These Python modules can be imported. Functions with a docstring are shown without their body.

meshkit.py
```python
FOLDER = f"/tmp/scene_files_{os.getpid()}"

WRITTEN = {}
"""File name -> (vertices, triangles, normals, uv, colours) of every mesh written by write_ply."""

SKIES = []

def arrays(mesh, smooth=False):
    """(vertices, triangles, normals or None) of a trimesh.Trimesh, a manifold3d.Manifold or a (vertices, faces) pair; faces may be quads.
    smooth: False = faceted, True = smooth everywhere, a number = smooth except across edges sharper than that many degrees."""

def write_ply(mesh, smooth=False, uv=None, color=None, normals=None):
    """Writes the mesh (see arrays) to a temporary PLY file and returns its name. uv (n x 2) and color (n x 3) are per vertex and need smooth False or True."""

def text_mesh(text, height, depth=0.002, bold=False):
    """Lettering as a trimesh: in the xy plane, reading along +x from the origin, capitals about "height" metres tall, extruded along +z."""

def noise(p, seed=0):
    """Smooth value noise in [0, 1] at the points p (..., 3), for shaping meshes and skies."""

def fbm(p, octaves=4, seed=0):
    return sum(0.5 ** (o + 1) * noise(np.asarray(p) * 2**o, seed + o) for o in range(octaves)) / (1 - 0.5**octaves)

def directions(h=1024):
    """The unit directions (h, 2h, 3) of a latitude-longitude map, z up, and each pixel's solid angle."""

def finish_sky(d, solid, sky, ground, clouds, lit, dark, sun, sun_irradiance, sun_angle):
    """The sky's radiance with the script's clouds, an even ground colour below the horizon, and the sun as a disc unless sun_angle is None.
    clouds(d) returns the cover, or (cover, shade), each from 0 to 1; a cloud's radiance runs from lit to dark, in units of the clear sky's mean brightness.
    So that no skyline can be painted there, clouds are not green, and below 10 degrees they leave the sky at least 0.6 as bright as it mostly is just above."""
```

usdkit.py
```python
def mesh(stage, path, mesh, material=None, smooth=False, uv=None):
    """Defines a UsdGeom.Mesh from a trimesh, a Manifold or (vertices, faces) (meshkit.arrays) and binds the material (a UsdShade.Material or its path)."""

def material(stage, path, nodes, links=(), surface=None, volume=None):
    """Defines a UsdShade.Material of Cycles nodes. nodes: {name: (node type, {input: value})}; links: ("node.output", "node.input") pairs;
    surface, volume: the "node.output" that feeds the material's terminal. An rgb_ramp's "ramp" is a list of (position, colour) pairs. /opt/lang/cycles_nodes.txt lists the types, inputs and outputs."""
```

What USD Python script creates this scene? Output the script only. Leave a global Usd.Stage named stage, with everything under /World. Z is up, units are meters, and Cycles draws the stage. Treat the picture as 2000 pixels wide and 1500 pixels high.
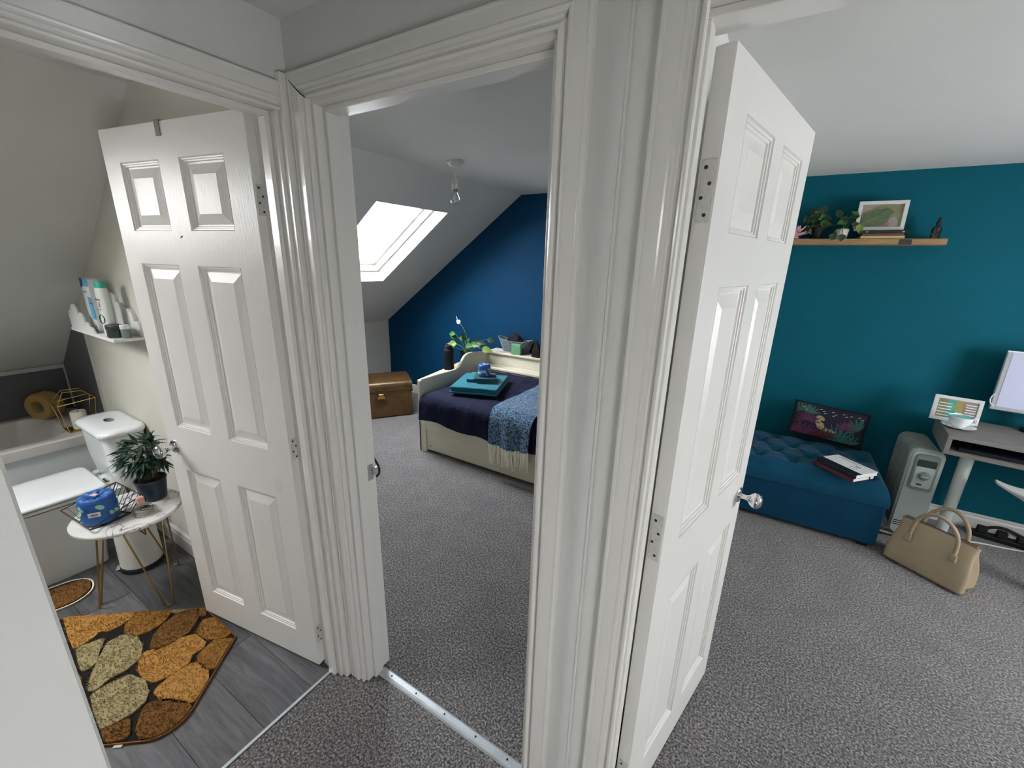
import math, random
import numpy as np
import trimesh
import manifold3d as m3
import usdkit, meshkit
from shapely.geometry import Polygon, Point, box as sbox
from shapely import affinity
from pxr import Gf, Sdf, Usd, UsdGeom, UsdLux, UsdShade

stage = Usd.Stage.CreateInMemory()
UsdGeom.SetStageUpAxis(stage, 'Z')
UsdGeom.SetStageMetersPerUnit(stage, 1.0)
UsdGeom.Xform.Define(stage, '/World')
UsdGeom.Scope.Define(stage, '/World/Looks')
PI = math.pi
R = np.random.default_rng(7)
random.seed(7)

# ---------------------------------------------------------------- camera
CAM_H = 1.6
F_PX, PITCH, ROLL, YAW = 815.892, .287844745, -.0265527379, -.542578053
cp, sp, cr, sr = math.cos(PITCH), math.sin(PITCH), math.cos(ROLL), math.sin(ROLL)
fwd = np.array([math.sin(YAW) * cp, math.cos(YAW) * cp, -sp])
right0 = np.array([math.cos(YAW), -math.sin(YAW), 0.0])
down0 = np.cross(fwd, right0)
right_v, down_v = cr * right0 + sr * down0, -sr * right0 + cr * down0
cam = UsdGeom.Camera.Define(stage, '/World/camera')
cam.CreateHorizontalApertureAttr(36.0)
cam.CreateVerticalApertureAttr(27.0)
cam.CreateFocalLengthAttr(36.0 * F_PX / 2000.0)
cam.CreateClippingRangeAttr(Gf.Vec2f(0.02, 1000.0))
cm = np.eye(4)
cm[0, :3], cm[1, :3], cm[2, :3], cm[3, :3] = right_v, -down_v, -fwd, (0, 0, CAM_H)
UsdGeom.Xformable(cam).AddTransformOp().Set(Gf.Matrix4d(*[float(x) for x in cm.ravel()]))
cam.CreateExposureAttr(0.12)

# ---------------------------------------------------------------- sky and daylight at the windows
dome = UsdLux.DomeLight.Define(stage, '/World/sky')
dome.CreateIntensityAttr(1.0)
dome.CreateColorAttr(Gf.Vec3f(0.91, 0.95, 1.0))
dome.CreateExposureAttr(1.6)


def window_light(name, pos, direction, w, h, power, color):
    """Overcast daylight arriving at a window opening."""
    l = UsdLux.RectLight.Define(stage, '/World/' + name)
    z = -np.asarray(direction, float)
    z /= np.linalg.norm(z)
    x = np.array([0, 1.0, 0]) if abs(z[1]) < .9 else np.array([1.0, 0, 0])
    y = np.cross(z, x)
    y /= np.linalg.norm(y)
    x = np.cross(y, z)
    m = np.eye(4)
    m[0, :3], m[1, :3], m[2, :3], m[3, :3] = x, y, z, pos
    UsdGeom.Xformable(l).AddTransformOp().Set(Gf.Matrix4d(*[float(v) for v in m.ravel()]))
    l.CreateWidthAttr(w)
    l.CreateHeightAttr(h)
    l.CreateIntensityAttr(power)
    l.CreateColorAttr(Gf.Vec3f(*color))
    return l


SL = (2.175 - .86) / (-2.13 + 3.97)                      # roof pitch
SN = np.array([-SL, 0, 1.0]) / math.hypot(SL, 1)         # outward normal of the left roof slope
roof = lambda x: 2.175 + SL * (x + 2.13)
COOL, NEUTRAL = (0.92, 0.955, 1.0), (1.0, 0.972, 0.95)
P_BED, P_BATH, P_STUDY, P_HALL = 31.0, 17.5, 12.5, 7.5
window_light('daylight_bedroom', np.array([-2.836, 2.53, roof(-2.836)]) + SN * .24, -SN, .70, .95, P_BED, COOL)
window_light('daylight_bathroom', np.array([-2.75, -.30, roof(-2.75)]) + SN * .24, -SN, .75, .95, P_BATH, NEUTRAL)
window_light('daylight_study', (2.72, 2.05, 1.22), (-1, 0, 0), 1.10, .90, P_STUDY, (.97, .975, 1.0))
window_light('daylight_hall', (1.12, -.50, .72), (-1, 0, 0), .74, .60, P_HALL, NEUTRAL)

# ---------------------------------------------------------------- helpers
USED, INV = {}, {}


def lin(h):
    if not isinstance(h, str):
        return tuple(h)
    h = h.lstrip('#')
    o = []
    for i in (0, 2, 4):
        c = int(h[i:i + 2], 16) / 255
        o.append(c / 12.92 if c <= .04045 else ((c + .055) / 1.055) ** 2.4)
    return tuple(o)


def numbered(parent, name):
    d = USED.setdefault(parent, {})
    n = d.get(name, 0)
    d[name] = n + 1
    return name if n == 0 else '%s_%03d' % (name, n)


def tag(prim, label=None, cat=None, group=None, kind=None):
    for k, v in (('label', label), ('category', cat), ('group', group), ('kind', kind)):
        if v:
            prim.SetCustomDataByKey(k, v)


def thing(name, label, cat, loc=(0, 0, 0), rz=0.0, group=None, kind=None):
    path = '/World/' + numbered('/World', name)
    x = UsdGeom.Xform.Define(stage, path)
    x.AddTranslateOp().Set(Gf.Vec3d(*map(float, loc)))
    x.AddRotateZOp().Set(math.degrees(rz))
    m = np.eye(4)
    m[:2, :2] = [[math.cos(rz), -math.sin(rz)], [math.sin(rz), math.cos(rz)]]
    m[:3, 3] = loc
    INV[path] = np.linalg.inv(m)
    tag(x.GetPrim(), label, cat, group, kind)
    return path


def TF(m):
    if hasattr(m, 'to_mesh'):
        q = m.to_mesh()
        m = (q.vert_properties[:, :3], q.tri_verts)
    if isinstance(m, (tuple, list)) and len(m) == 2 and not isinstance(m[0], trimesh.Trimesh):
        v, f = np.asarray(m[0], float), np.asarray(m[1], int)
        if f.shape[1] == 4:
            f = np.vstack([f[:, [0, 1, 2]], f[:, [0, 2, 3]]])
        m = trimesh.Trimesh(v, f, process=False)
    elif isinstance(m, (tuple, list)):
        m = trimesh.util.concatenate([TF(x) for x in m])
    return m


def obj(name, mesh, mat, parent=None, smooth=30, label=None, kind=None, cat=None, group=None, local=False):
    """One Mesh prim. mesh in world coordinates (or, with local, in those of its thing)."""
    parent = parent or '/World'
    path = parent + '/' + numbered(parent, name)
    m = TF(mesh)
    inv = INV.get(parent)
    if inv is not None and not local:
        m = m.copy()
        m.apply_transform(inv)
    INV[path] = inv if inv is not None else np.eye(4)
    g = usdkit.mesh(stage, path, m, M[mat], smooth=smooth)
    tag(g.GetPrim(), label, cat, group, kind)
    return path


def struct(name, mesh, mat, label, cat='structure', smooth=False):
    return obj(name, mesh, mat, None, smooth, label=label, kind='structure', cat=cat)


def bx(x0, x1, y0, y1, z0, z1, b=0.0):
    if b <= 0:
        m = trimesh.creation.box([abs(x1 - x0), abs(y1 - y0), abs(z1 - z0)])
        m.apply_translation([(x0 + x1) / 2, (y0 + y1) / 2, (z0 + z1) / 2])
        return m
    x0, x1, y0, y1, z0, z1 = min(x0, x1), max(x0, x1), min(y0, y1), max(y0, y1), min(z0, z1), max(z0, z1)
    pts = []
    for X, sx in ((x0, 1), (x1, -1)):
        for Y, sy in ((y0, 1), (y1, -1)):
            for Z, sz in ((z0, 1), (z1, -1)):
                pts += [(X, Y + sy * b, Z + sz * b), (X + sx * b, Y, Z + sz * b), (X + sx * b, Y + sy * b, Z)]
    return trimesh.convex.convex_hull(np.array(pts))


def rbx(cx, cy, cz, sx, sy, sz, r, n=4):
    """A box with rounded edges (hull of eight spheres)."""
    s = trimesh.creation.icosphere(2, r).vertices if n > 3 else trimesh.creation.icosphere(1, r).vertices
    pts = [s + np.array([a * (sx / 2 - r), b * (sy / 2 - r), c * (sz / 2 - r)]) for a in (-1, 1) for b in (-1, 1) for c in (-1, 1)]
    m = trimesh.convex.convex_hull(np.vstack(pts))
    m.apply_translation([cx, cy, cz])
    return m


def rot(m, ang, axis=(0, 0, 1), at=(0, 0, 0)):
    m = TF(m).copy()
    m.apply_transform(trimesh.transformations.rotation_matrix(ang, axis, at))
    return m


def mv(m, x=0, y=0, z=0):
    m = TF(m).copy()
    m.apply_translation([x, y, z])
    return m


def tube(pts, r, n=8, closed=False):
    pts = np.asarray(pts, float)
    k = len(pts)
    rr = np.broadcast_to(np.asarray(r, float), (k,))
    if closed:
        t = np.roll(pts, -1, 0) - np.roll(pts, 1, 0)
    else:
        t = np.gradient(pts, axis=0)
    t /= np.maximum(np.linalg.norm(t, axis=1, keepdims=True), 1e-9)
    up = np.array([0, 0, 1.0]) if abs(t[0][2]) < .9 else np.array([1.0, 0, 0])
    a = np.cross(t[0], up)
    a /= np.linalg.norm(a)
    V = []
    th = np.linspace(0, 2 * PI, n, endpoint=False)
    for i in range(k):
        a = a - t[i] * (a @ t[i])
        a /= max(np.linalg.norm(a), 1e-9)
        b = np.cross(t[i], a)
        V.append(pts[i] + rr[i] * (np.cos(th)[:, None] * a + np.sin(th)[:, None] * b))
    V = np.vstack(V)
    F = []
    m = k if closed else k - 1
    for i in range(m):
        p, q = i * n, ((i + 1) % k) * n
        for j in range(n):
            j2 = (j + 1) % n
            F += [(p + j, p + j2, q + j2), (p + j, q + j2, q + j)]
    if not closed:
        V = np.vstack([V, pts[:1], pts[-1:]])
        c0, c1 = len(V) - 2, len(V) - 1
        for j in range(n):
            j2 = (j + 1) % n
            F += [(c0, j2, j), (c1, (k - 1) * n + j, (k - 1) * n + j2)]
    return trimesh.Trimesh(V, F, process=False)


def spline(pts, n=30, closed=False):
    from scipy.interpolate import splprep, splev
    pts = np.asarray(pts, float)
    if closed:
        pts = np.vstack([pts, pts[:1]])
    tck, _ = splprep(pts.T, s=0, k=min(3, len(pts) - 1), per=closed)
    return np.array(splev(np.linspace(0, 1, n, endpoint=not closed), tck)).T


def lathe(prof, at=(0, 0, 0), n=32):
    """prof: (r, z) from bottom to top; a closed solid of revolution."""
    prof = [(max(r, 0), z) for r, z in prof]
    V, F = [], []
    th = np.linspace(0, 2 * PI, n, endpoint=False)
    for r, z in prof:
        V.append(np.stack([r * np.cos(th), r * np.sin(th), np.full(n, z)], 1))
    V = np.vstack(V)
    for i in range(len(prof) - 1):
        for j in range(n):
            j2 = (j + 1) % n
            p, q = i * n, (i + 1) * n
            F += [(p + j, p + j2, q + j2), (p + j, q + j2, q + j)]
    V = np.vstack([V, [[0, 0, prof[0][1]], [0, 0, prof[-1][1]]]])
    a, b = len(V) - 2, len(V) - 1
    k = (len(prof) - 1) * n
    for j in range(n):
        j2 = (j + 1) % n
        F += [(a, j2, j), (b, k + j, k + j2)]
    m = trimesh.Trimesh(V, F, process=False)
    m.apply_translation(at)
    return m


def aim(m, at, direction):
    """Turn a mesh built along +z to point along direction, and move it to at."""
    m = TF(m).copy()
    T = trimesh.geometry.align_vectors([0, 0, 1], np.asarray(direction, float))
    m.apply_transform(T)
    m.apply_translation(at)
    return m


def cyl(p0, p1, r0, r1=None, n=20):
    p0, p1 = np.asarray(p0, float), np.asarray(p1, float)
    L = np.linalg.norm(p1 - p0)
    return aim(lathe([(r0, 0), (r0 if r1 is None else r1, L)], n=n), p0, (p1 - p0) / L)


def prism(poly, d0, d1, plane='xy'):
    """Extrude a shapely polygon from d0 to d1 along the third axis. plane xz: along y; yz: along x."""
    parts_ = [g for g in getattr(poly, 'geoms', [poly]) if g.area > 1e-9 and hasattr(g, 'exterior')]
    m = trimesh.util.concatenate([trimesh.creation.extrude_polygon(g, d1 - d0, engine='earcut') for g in parts_])
    v = np.array(m.vertices)
    f = np.array(m.faces)
    a, b, c = v[:, 0], v[:, 1], v[:, 2] + d0
    if plane == 'xy':
        w = np.stack([a, b, c], 1)
    elif plane == 'xz':
        w, f = np.stack([a, c, b], 1), f[:, ::-1]
    else:
        w = np.stack([c, a, b], 1)
    return trimesh.Trimesh(w, f, process=False)


def cprism(poly, d0, d1, b=.002, plane='xy'):
    """prism with a small chamfer round both end faces."""
    ms = []
    inner = poly.buffer(-b, join_style=2)
    for lo, hi, pl in ((d0 + b, d1 - b, poly), (d0, d1, inner)):
        ms.append(prism(pl, lo, hi, plane))
    return trimesh.util.concatenate(ms)


def grid(fn, nu, nv, closed=False):
    """Surface fn(u, v) -> (x, y, z) over the unit square."""
    u, v = np.meshgrid(np.linspace(0, 1, nu), np.linspace(0, 1, nv), indexing='ij')
    V = fn(u.ravel(), v.ravel())
    F = []
    i, j = np.meshgrid(np.arange(nu - 1), np.arange(nv - 1), indexing='ij')
    a = (i * nv + j).ravel()
    F = np.vstack([np.stack([a, a + nv, a + nv + 1], 1), np.stack([a, a + nv + 1, a + 1], 1)])
    return trimesh.Trimesh(V, F, process=False)


def sheet(fn, nu, nv, t):
    """grid() with thickness t along its normals, closed all round."""
    g = grid(fn, nu, nv)
    n = np.zeros_like(g.vertices)
    f = g.faces
    fn_ = np.cross(g.vertices[f[:, 1]] - g.vertices[f[:, 0]], g.vertices[f[:, 2]] - g.vertices[f[:, 0]])
    for k in range(3):
        np.add.at(n, f[:, k], fn_)
    n /= np.maximum(np.linalg.norm(n, axis=1, keepdims=True), 1e-12)
    V = np.vstack([g.vertices, g.vertices - n * t])
    N = nu * nv
    rim = [i * nv for i in range(nu)] + [(nu - 1) * nv + j for j in range(1, nv)] + [i * nv + nv - 1 for i in range(nu - 2, -1, -1)] + [j for j in range(nv - 2, 0, -1)]
    F = [f, f[:, ::-1] + N]
    side = []
    for a, b in zip(rim, rim[1:] + rim[:1]):
        side += [(a, a + N, b + N), (a, b + N, b)]
    F.append(np.array(side))
    return trimesh.Trimesh(V, np.vstack(F), process=False)


def leaf(base, d, L, w, up=(0, 0, 1), curl=.25, fold=.15, n=5, prof=None):
    """A leaf blade with some thickness from base along d."""
    d = np.asarray(d, float)
    d /= np.linalg.norm(d)
    side = np.cross(d, up)
    if np.linalg.norm(side) < 1e-3:
        side = np.array([1.0, 0, 0])
    side /= np.linalg.norm(side)
    nrm = np.cross(side, d)
    t = np.linspace(0, 1, n + 1)
    wd = (np.sin(PI * t ** .75) if prof is None else np.interp(t, *zip(*prof))) * w / 2
    wd[0] = max(wd[0], w * .05)
    wd[-1] = w * .02
    c = np.asarray(base, float) + np.outer(t * L, d) - np.outer(curl * L * t ** 2, nrm)
    V = np.vstack([c + np.outer(wd, side) + np.outer(wd * fold * 2, nrm), c, c - np.outer(wd, side) + np.outer(wd * fold * 2, nrm)])
    k = n + 1
    F = []
    for s in (0, 1):
        for i in range(n):
            a, b = s * k + i, (s + 1) * k + i
            F += [(a, b, b + 1), (a, b + 1, a + 1)]
    F = np.array(F)
    th = max(.0006, w * .04)
    V2 = V - nrm * th
    return trimesh.Trimesh(np.vstack([V, V2]), np.vstack([F, F[:, ::-1] + len(V)]), process=False)


def rounded(x0, x1, y0, y1, r, seg=6):
    r = min(r, (x1 - x0) / 2 - 1e-4, (y1 - y0) / 2 - 1e-4)
    return sbox(x0 + r, y0 + r, x1 - r, y1 - r).buffer(r, quad_segs=seg)


# ---------------------------------------------------------------- materials
M = {}


def mat(name, color, rough=.5, metal=0.0, var=0.0, scale=8.0, stretch=(1, 1, 1), bump=0.0, bscale=60.0, bstretch=None, coat=0.0, trans=0.0, ior=1.45, spec=.5, sheen=0.0, alpha=1.0, color2=None, detail=4.0, thr=(.3, .7), bdist=.004):
    nodes = {'geo': ('geometry', {}), 'p': ('principled_bsdf', {'roughness': rough, 'metallic': metal, 'ior': ior, 'coat_weight': coat, 'transmission_weight': trans, 'specular_ior_level': spec, 'sheen_weight': sheen, 'sheen_roughness': .4, 'alpha': alpha})}
    links = []
    c = lin(color)
    if var or color2 is not None:
        c2 = lin(color2) if color2 is not None else tuple(x * (1 - var) for x in c)
        c1 = c if color2 is not None else tuple(min(1, x * (1 + var * .6)) for x in c)
        nodes['map'] = ('mapping', {'mapping_type': 'point', 'scale': stretch})
        nodes['n'] = ('noise_texture', {'scale': scale, 'detail': detail, 'roughness': .6})
        nodes['r'] = ('rgb_ramp', {'ramp': [(thr[0], c2), (thr[1], c1)]})
        links += [('geo.position', 'map.vector'), ('map.vector', 'n.vector'), ('n.fac', 'r.fac'), ('r.color', 'p.base_color')]
    else:
        nodes['p'][1]['base_color'] = c
    if bump:
        nodes['map2'] = ('mapping', {'mapping_type': 'point', 'scale': bstretch or (1, 1, 1)})
        nodes['n2'] = ('noise_texture', {'scale': bscale, 'detail': 4.0, 'roughness': .6})
        nodes['b'] = ('bump', {'strength': bump, 'distance': bdist})
        links += [('geo.position', 'map2.vector'), ('map2.vector', 'n2.vector'), ('n2.fac', 'b.height'), ('b.normal', 'p.normal')]
    M[name] = usdkit.material(stage, '/World/Looks/' + name, nodes, links, surface='p.BSDF')


mat('wall_white', '#cfcfca', .85, var=.03, scale=3, bump=.12, bscale=180)
mat('ceiling_white', '#d0d0cd', .9, var=.03, scale=2, bump=.10, bscale=160)
mat('bath_cream', '#cfcdc2', .8, var=.03, scale=3, bump=.1, bscale=180)
mat('trim_gloss', '#d8d6d1', .28, bump=.03, bscale=24, bstretch=(1, 1, .3), coat=.15)
mat('door_white', '#dcdad5', .32, bump=.28, bscale=26, bstretch=(9, 9, .7), bdist=.0035)
mat('teal_paint', '#005666', .75, var=.06, scale=3, bump=.12, bscale=180, spec=.2)
mat('blue_paint', '#003b5f', .7, var=.06, scale=3, bump=.12, bscale=180, spec=.2)
mat('panel_grey', '#55585a', .35, var=.12, scale=5, stretch=(1, 1, 3))
mat('panel_trim', '#b9bab8', .4)
mat('chrome', '#d8d8da', .08, metal=1.0)
mat('brushed_steel', '#b9babb', .35, metal=1.0, var=.1, scale=60)
mat('painted_hinge', '#c9c7c3', .4, var=.12, scale=120, metal=.15)
mat('aluminium', '#ccd3d8', .42, metal=.45, var=.15, scale=14, bump=.15, bscale=60)
mat('dark_screw', '#3a3835', .5, metal=.6)
mat('dark_gap', '#1c1a18', .9)
mat('porcelain', '#e4e9ea', .12, coat=.4)
mat('tub_acrylic', '#c9c6c2', .2, coat=.3)
mat('bin_white', '#dcdcd6', .3)
mat('black_rubber', '#15161a', .7)
mat('gold_wire', '#c0a06a', .25, metal=1.0)
mat('brass_aged', '#a98748', .35, metal=.85, var=.2, scale=30)
mat('tan_wood', '#a8894f', .5, var=.2, scale=40, stretch=(1, 1, 4))
mat('wax', '#e2e0cf', .5, spec=.3)
mat('iron_wire', '#4a443c', .4, metal=.8)
mat('leaf_dark', '#24402f', .4, var=.3, scale=40, spec=.5)
mat('leaf_mid', '#3c6a2c', .45, var=.3, scale=30)
mat('leaf_lime', '#6f8a34', .45, var=.25, scale=30)
mat('stem_brown', '#4a3a2a', .8, var=.3, scale=60)
mat('stem_green', '#55703a', .6)
mat('soil', '#1f1712', .95, var=.4, scale=120, bump=.5, bscale=160)
mat('pot_blue', '#2b3a48', .35, var=.35, scale=60, bump=.4, bscale=70)
mat('pot_dark', '#0d141f', .6, spec=.3)
mat('paper_blue', '#3263a8', .45, spec=.4)
mat('paper_mint', '#a5d6bb', .55)
mat('paper_navy', '#1f4f9c', .5)
mat('paper_white', '#e8e8e4', .6)
mat('ink_black', '#14140f', .6)
mat('sticker_pink', '#d9b6b4', .6)
mat('peach_cap', '#dba595', .35)
mat('shampoo_white', '#d6dcd4', .3)
mat('cap_teal', '#37a891', .35)
mat('tube_blue', '#5cb3de', .35)
mat('tube_navy', '#2b2a5c', .4)
mat('tube_white', '#dfe3e6', .35)
mat('tin_dark', '#2a3632', .4, var=.2, scale=40)
mat('pewter', '#7e8a86', .4, metal=.5)
mat('trunk_tin', '#5e4526', .38, var=.4, scale=9, metal=.25, bump=.12, bscale=14)
mat('trunk_dark', '#33210f', .5, metal=.3)
mat('bed_cream', '#dad4c0', .35, var=.03, scale=6)
mat('bed_inside', '#d6d0bf', .45)
mat('box_oat', '#b9a992', .6, var=.08, scale=14)
mat('duvet_navy', '#0e1532', .85, var=.22, scale=9, bump=.7, bscale=22, bdist=.012, sheen=.05, spec=.25)
mat('towel_teal', '#0b6e80', .95, var=.2, scale=220, bump=.5, bscale=300, sheen=.3)
mat('towel_deep', '#08414b', .95, var=.2, scale=220, bump=.5, bscale=300, sheen=.2)
mat('throw_blue', '#6d8fb0', .95, color2='#1b2a38', scale=95, detail=2.0, thr=(.4, .58), bump=.6, bscale=120, sheen=.3)
mat('fringe_cream', '#f8f3e0', .95, var=.12, scale=90)
mat('petal_white', '#e6ebea', .5)
mat('petal_pink', '#cfa4ac', .5, var=.15, scale=50)
mat('wicker_grey', '#8d979c', .8, color2='#3f474d', scale=120, thr=(.4, .6))
mat('green_wax', '#6fa57c', .5, var=.25, scale=120, bump=.5, bscale=90)
mat('black_cloth', '#0c0d14', .85)
mat('dark_stone', '#2a221d', .3, var=.4, scale=60)
mat('shelf_oak', '#a5855f', .55, color2='#8a6c4c', scale=18, stretch=(.6, 6, 14), thr=(.35, .65), bump=.2, bscale=30, bstretch=(.6, 6, 14))
mat('knot_dark', '#3c322d', .6, var=.3, scale=60)
mat('frame_white', '#d2d2d0', .4)
mat('book_black', '#17181b', .5)
mat('book_brown', '#6b4a35', .6)
mat('book_tan', '#b08a4f', .6)
mat('book_cream', '#d8c48e', .7)
mat('page_white', '#e6e6e2', .8)
mat('book_navy', '#0f1626', .5)
mat('book_red', '#4a1420', .5)
mat('amber_black', '#120f10', .06, coat=1.0)
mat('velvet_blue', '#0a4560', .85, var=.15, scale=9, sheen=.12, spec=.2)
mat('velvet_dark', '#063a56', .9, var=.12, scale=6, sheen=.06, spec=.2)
mat('cushion_base', '#141a2c', .8, color2='#1d1226', scale=16, thr=(.4, .6), bump=.2, bscale=200)
mat('print_teal', '#2c5f5c', .8, var=.3, scale=60)
mat('print_plum', '#5a2a4a', .8, var=.35, scale=60)
mat('print_red', '#4a1622', .8, var=.35, scale=60)
mat('print_fawn', '#a59a74', .8, color2='#4d4534', scale=140, thr=(.42, .5))
mat('print_cream', '#8f8a78', .8)
mat('heater_shell', '#a9b2ae', .35)
mat('heater_fin', '#8b948f', .4)
mat('heater_panel', '#74817e', .35)
mat('desk_grey', '#7f7c78', .5, var=.14, scale=9, stretch=(1, 3, 3))
mat('desk_black', '#0b0c12', .5)
mat('leg_white', '#d2dbd8', .35)
mat('bag_taupe', '#a08f76', .5, var=.06, scale=10, bump=.12, bscale=220)
mat('bag_edge', '#6e5f4c', .5)
mat('bag_dark', '#2c2620', .6)
mat('screen_pale', '#c3c6de', .35, spec=.4)
mat('silver_plastic', '#aeb4b8', .35, metal=.3)
mat('cable_black', '#0d0e12', .5)
mat('cable_white', '#c8c9c6', .5)
mat('chair_shell', '#d3d6d4', .35)
mat('tea_teal', '#6ccfd0', .4)
mat('cup_white', '#e1e6e6', .2, coat=.3)
mat('print_green', '#4c6a2c', .7, color2='#2c4420', scale=30, stretch=(1, 1, 3), thr=(.35, .65))
mat('print_olive', '#7c7a4a', .7, var=.3, scale=40)
mat('print_pinkgrey', '#9a8a84', .7, var=.15, scale=30)
mat('print_rust', '#8a5a48', .7)
mat('print_yellow', '#a2913c', .7)
mat('rose_white', '#d8dad6', .4)
mat('bulb_cap', '#8a8c88', .35, metal=.6)
mat('rug_black', '#191511', .95, var=.3, scale=200)
mat('rug_amber', '#9a6c2c', .95, var=.22, scale=60, sheen=.2)
mat('rug_orange', '#bd8c46', .95, var=.2, scale=60, sheen=.2)
mat('rug_brown', '#7c5422', .95, var=.22, scale=60, sheen=.2)
mat('rug_cream', '#aa9c72', .95, var=.2, scale=60, sheen=.2)
mat('rug_binding', '#8f5f38', .9)
mat('label_cream', '#d6d2c2', .7)
mat('hook_grey', '#77726c', .5)


def carpet(name, a, b, c):
    """Short twist pile: salt and pepper flecks over a slow tone change, bumped."""
    nodes = {'geo': ('geometry', {}),
             'n1': ('noise_texture', {'scale': 125.0, 'detail': 3.0, 'roughness': .75}),
             'n2': ('noise_texture', {'scale': 6.0, 'detail': 3.0, 'roughness': .6}),
             'n3': ('noise_texture', {'scale': 90.0, 'detail': 3.0, 'roughness': .7}),
             'r': ('rgb_ramp', {'ramp': [(.36, lin(a)), (.5, lin(b)), (.62, lin(c))]}),
             'r2': ('rgb_ramp', {'ramp': [(.3, (.84, .84, .86)), (.7, (1.08, 1.07, 1.05))]}),
             'mx': ('mix_color', {'blend_type': 'multiply', 'fac': 1.0}),
             'b': ('bump', {'strength': .9, 'distance': .006}),
             'p': ('principled_bsdf', {'roughness': .95, 'specular_ior_level': .2, 'sheen_weight': .25, 'sheen_roughness': .5})}
    links = [('geo.position', 'n1.vector'), ('geo.position', 'n2.vector'), ('geo.position', 'n3.vector'), ('n1.fac', 'r.fac'), ('n2.fac', 'r2.fac'),
             ('r.color', 'mx.a'), ('r2.color', 'mx.b'), ('mx.result', 'p.base_color'), ('n3.fac', 'b.height'), ('b.normal', 'p.normal')]
    M[name] = usdkit.material(stage, '/World/Looks/' + name, nodes, links, surface='p.BSDF')


carpet('carpet_grey', '#343335', '#6b6969', '#aaa7a5')


def wood_vinyl(name, a, b, seed):
    nodes = {'geo': ('geometry', {}), 'map': ('mapping', {'mapping_type': 'point', 'scale': (1.4, 13, 13), 'location': (seed * 3.7, seed * 1.9, 0)}),
             'n': ('noise_texture', {'scale': 2.2, 'detail': 6.0, 'roughness': .62, 'distortion': 1.6}),
             'r': ('rgb_ramp', {'ramp': [(.3, lin(a)), (.7, lin(b))]}),
             'p': ('principled_bsdf', {'roughness': .42, 'specular_ior_level': .4})}
    links = [('geo.position', 'map.vector'), ('map.vector', 'n.vector'), ('n.fac', 'r.fac'), ('r.color', 'p.base_color')]
    M[name] = usdkit.material(stage, '/World/Looks/' + name, nodes, links, surface='p.BSDF')


for i, (a, b) in enumerate((('#4a4b4e', '#737477'), ('#424346', '#696a6c'), ('#505154', '#7b7b7d'), ('#3f4043', '#606164'))):
    wood_vinyl('vinyl_%d' % i, a, b, i)


def marble():
    nodes = {'geo': ('geometry', {}), 'n': ('noise_texture', {'scale': 4.2, 'detail': 4.0, 'roughness': .5, 'distortion': 1.6}),
             'm': ('math', {'math_type': 'subtract', 'value2': .5}), 'ab': ('math', {'math_type': 'absolute'}),
             'r': ('rgb_ramp', {'ramp': [(0, lin('#5a5664')), (.004, lin('#9a97a0')), (.010, lin('#dcdad6')), (.1, lin('#e4e3df'))]}),
             'p': ('principled_bsdf', {'roughness': .15, 'coat_weight': .3})}
    links = [('geo.position', 'n.vector'), ('n.fac', 'm.value1'), ('m.value', 'ab.value1'), ('ab.value', 'r.fac'), ('r.color', 'p.base_color')]
    M['marble'] = usdkit.material(stage, '/World/Looks/marble', nodes, links, surface='p.BSDF')


marble()


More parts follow.
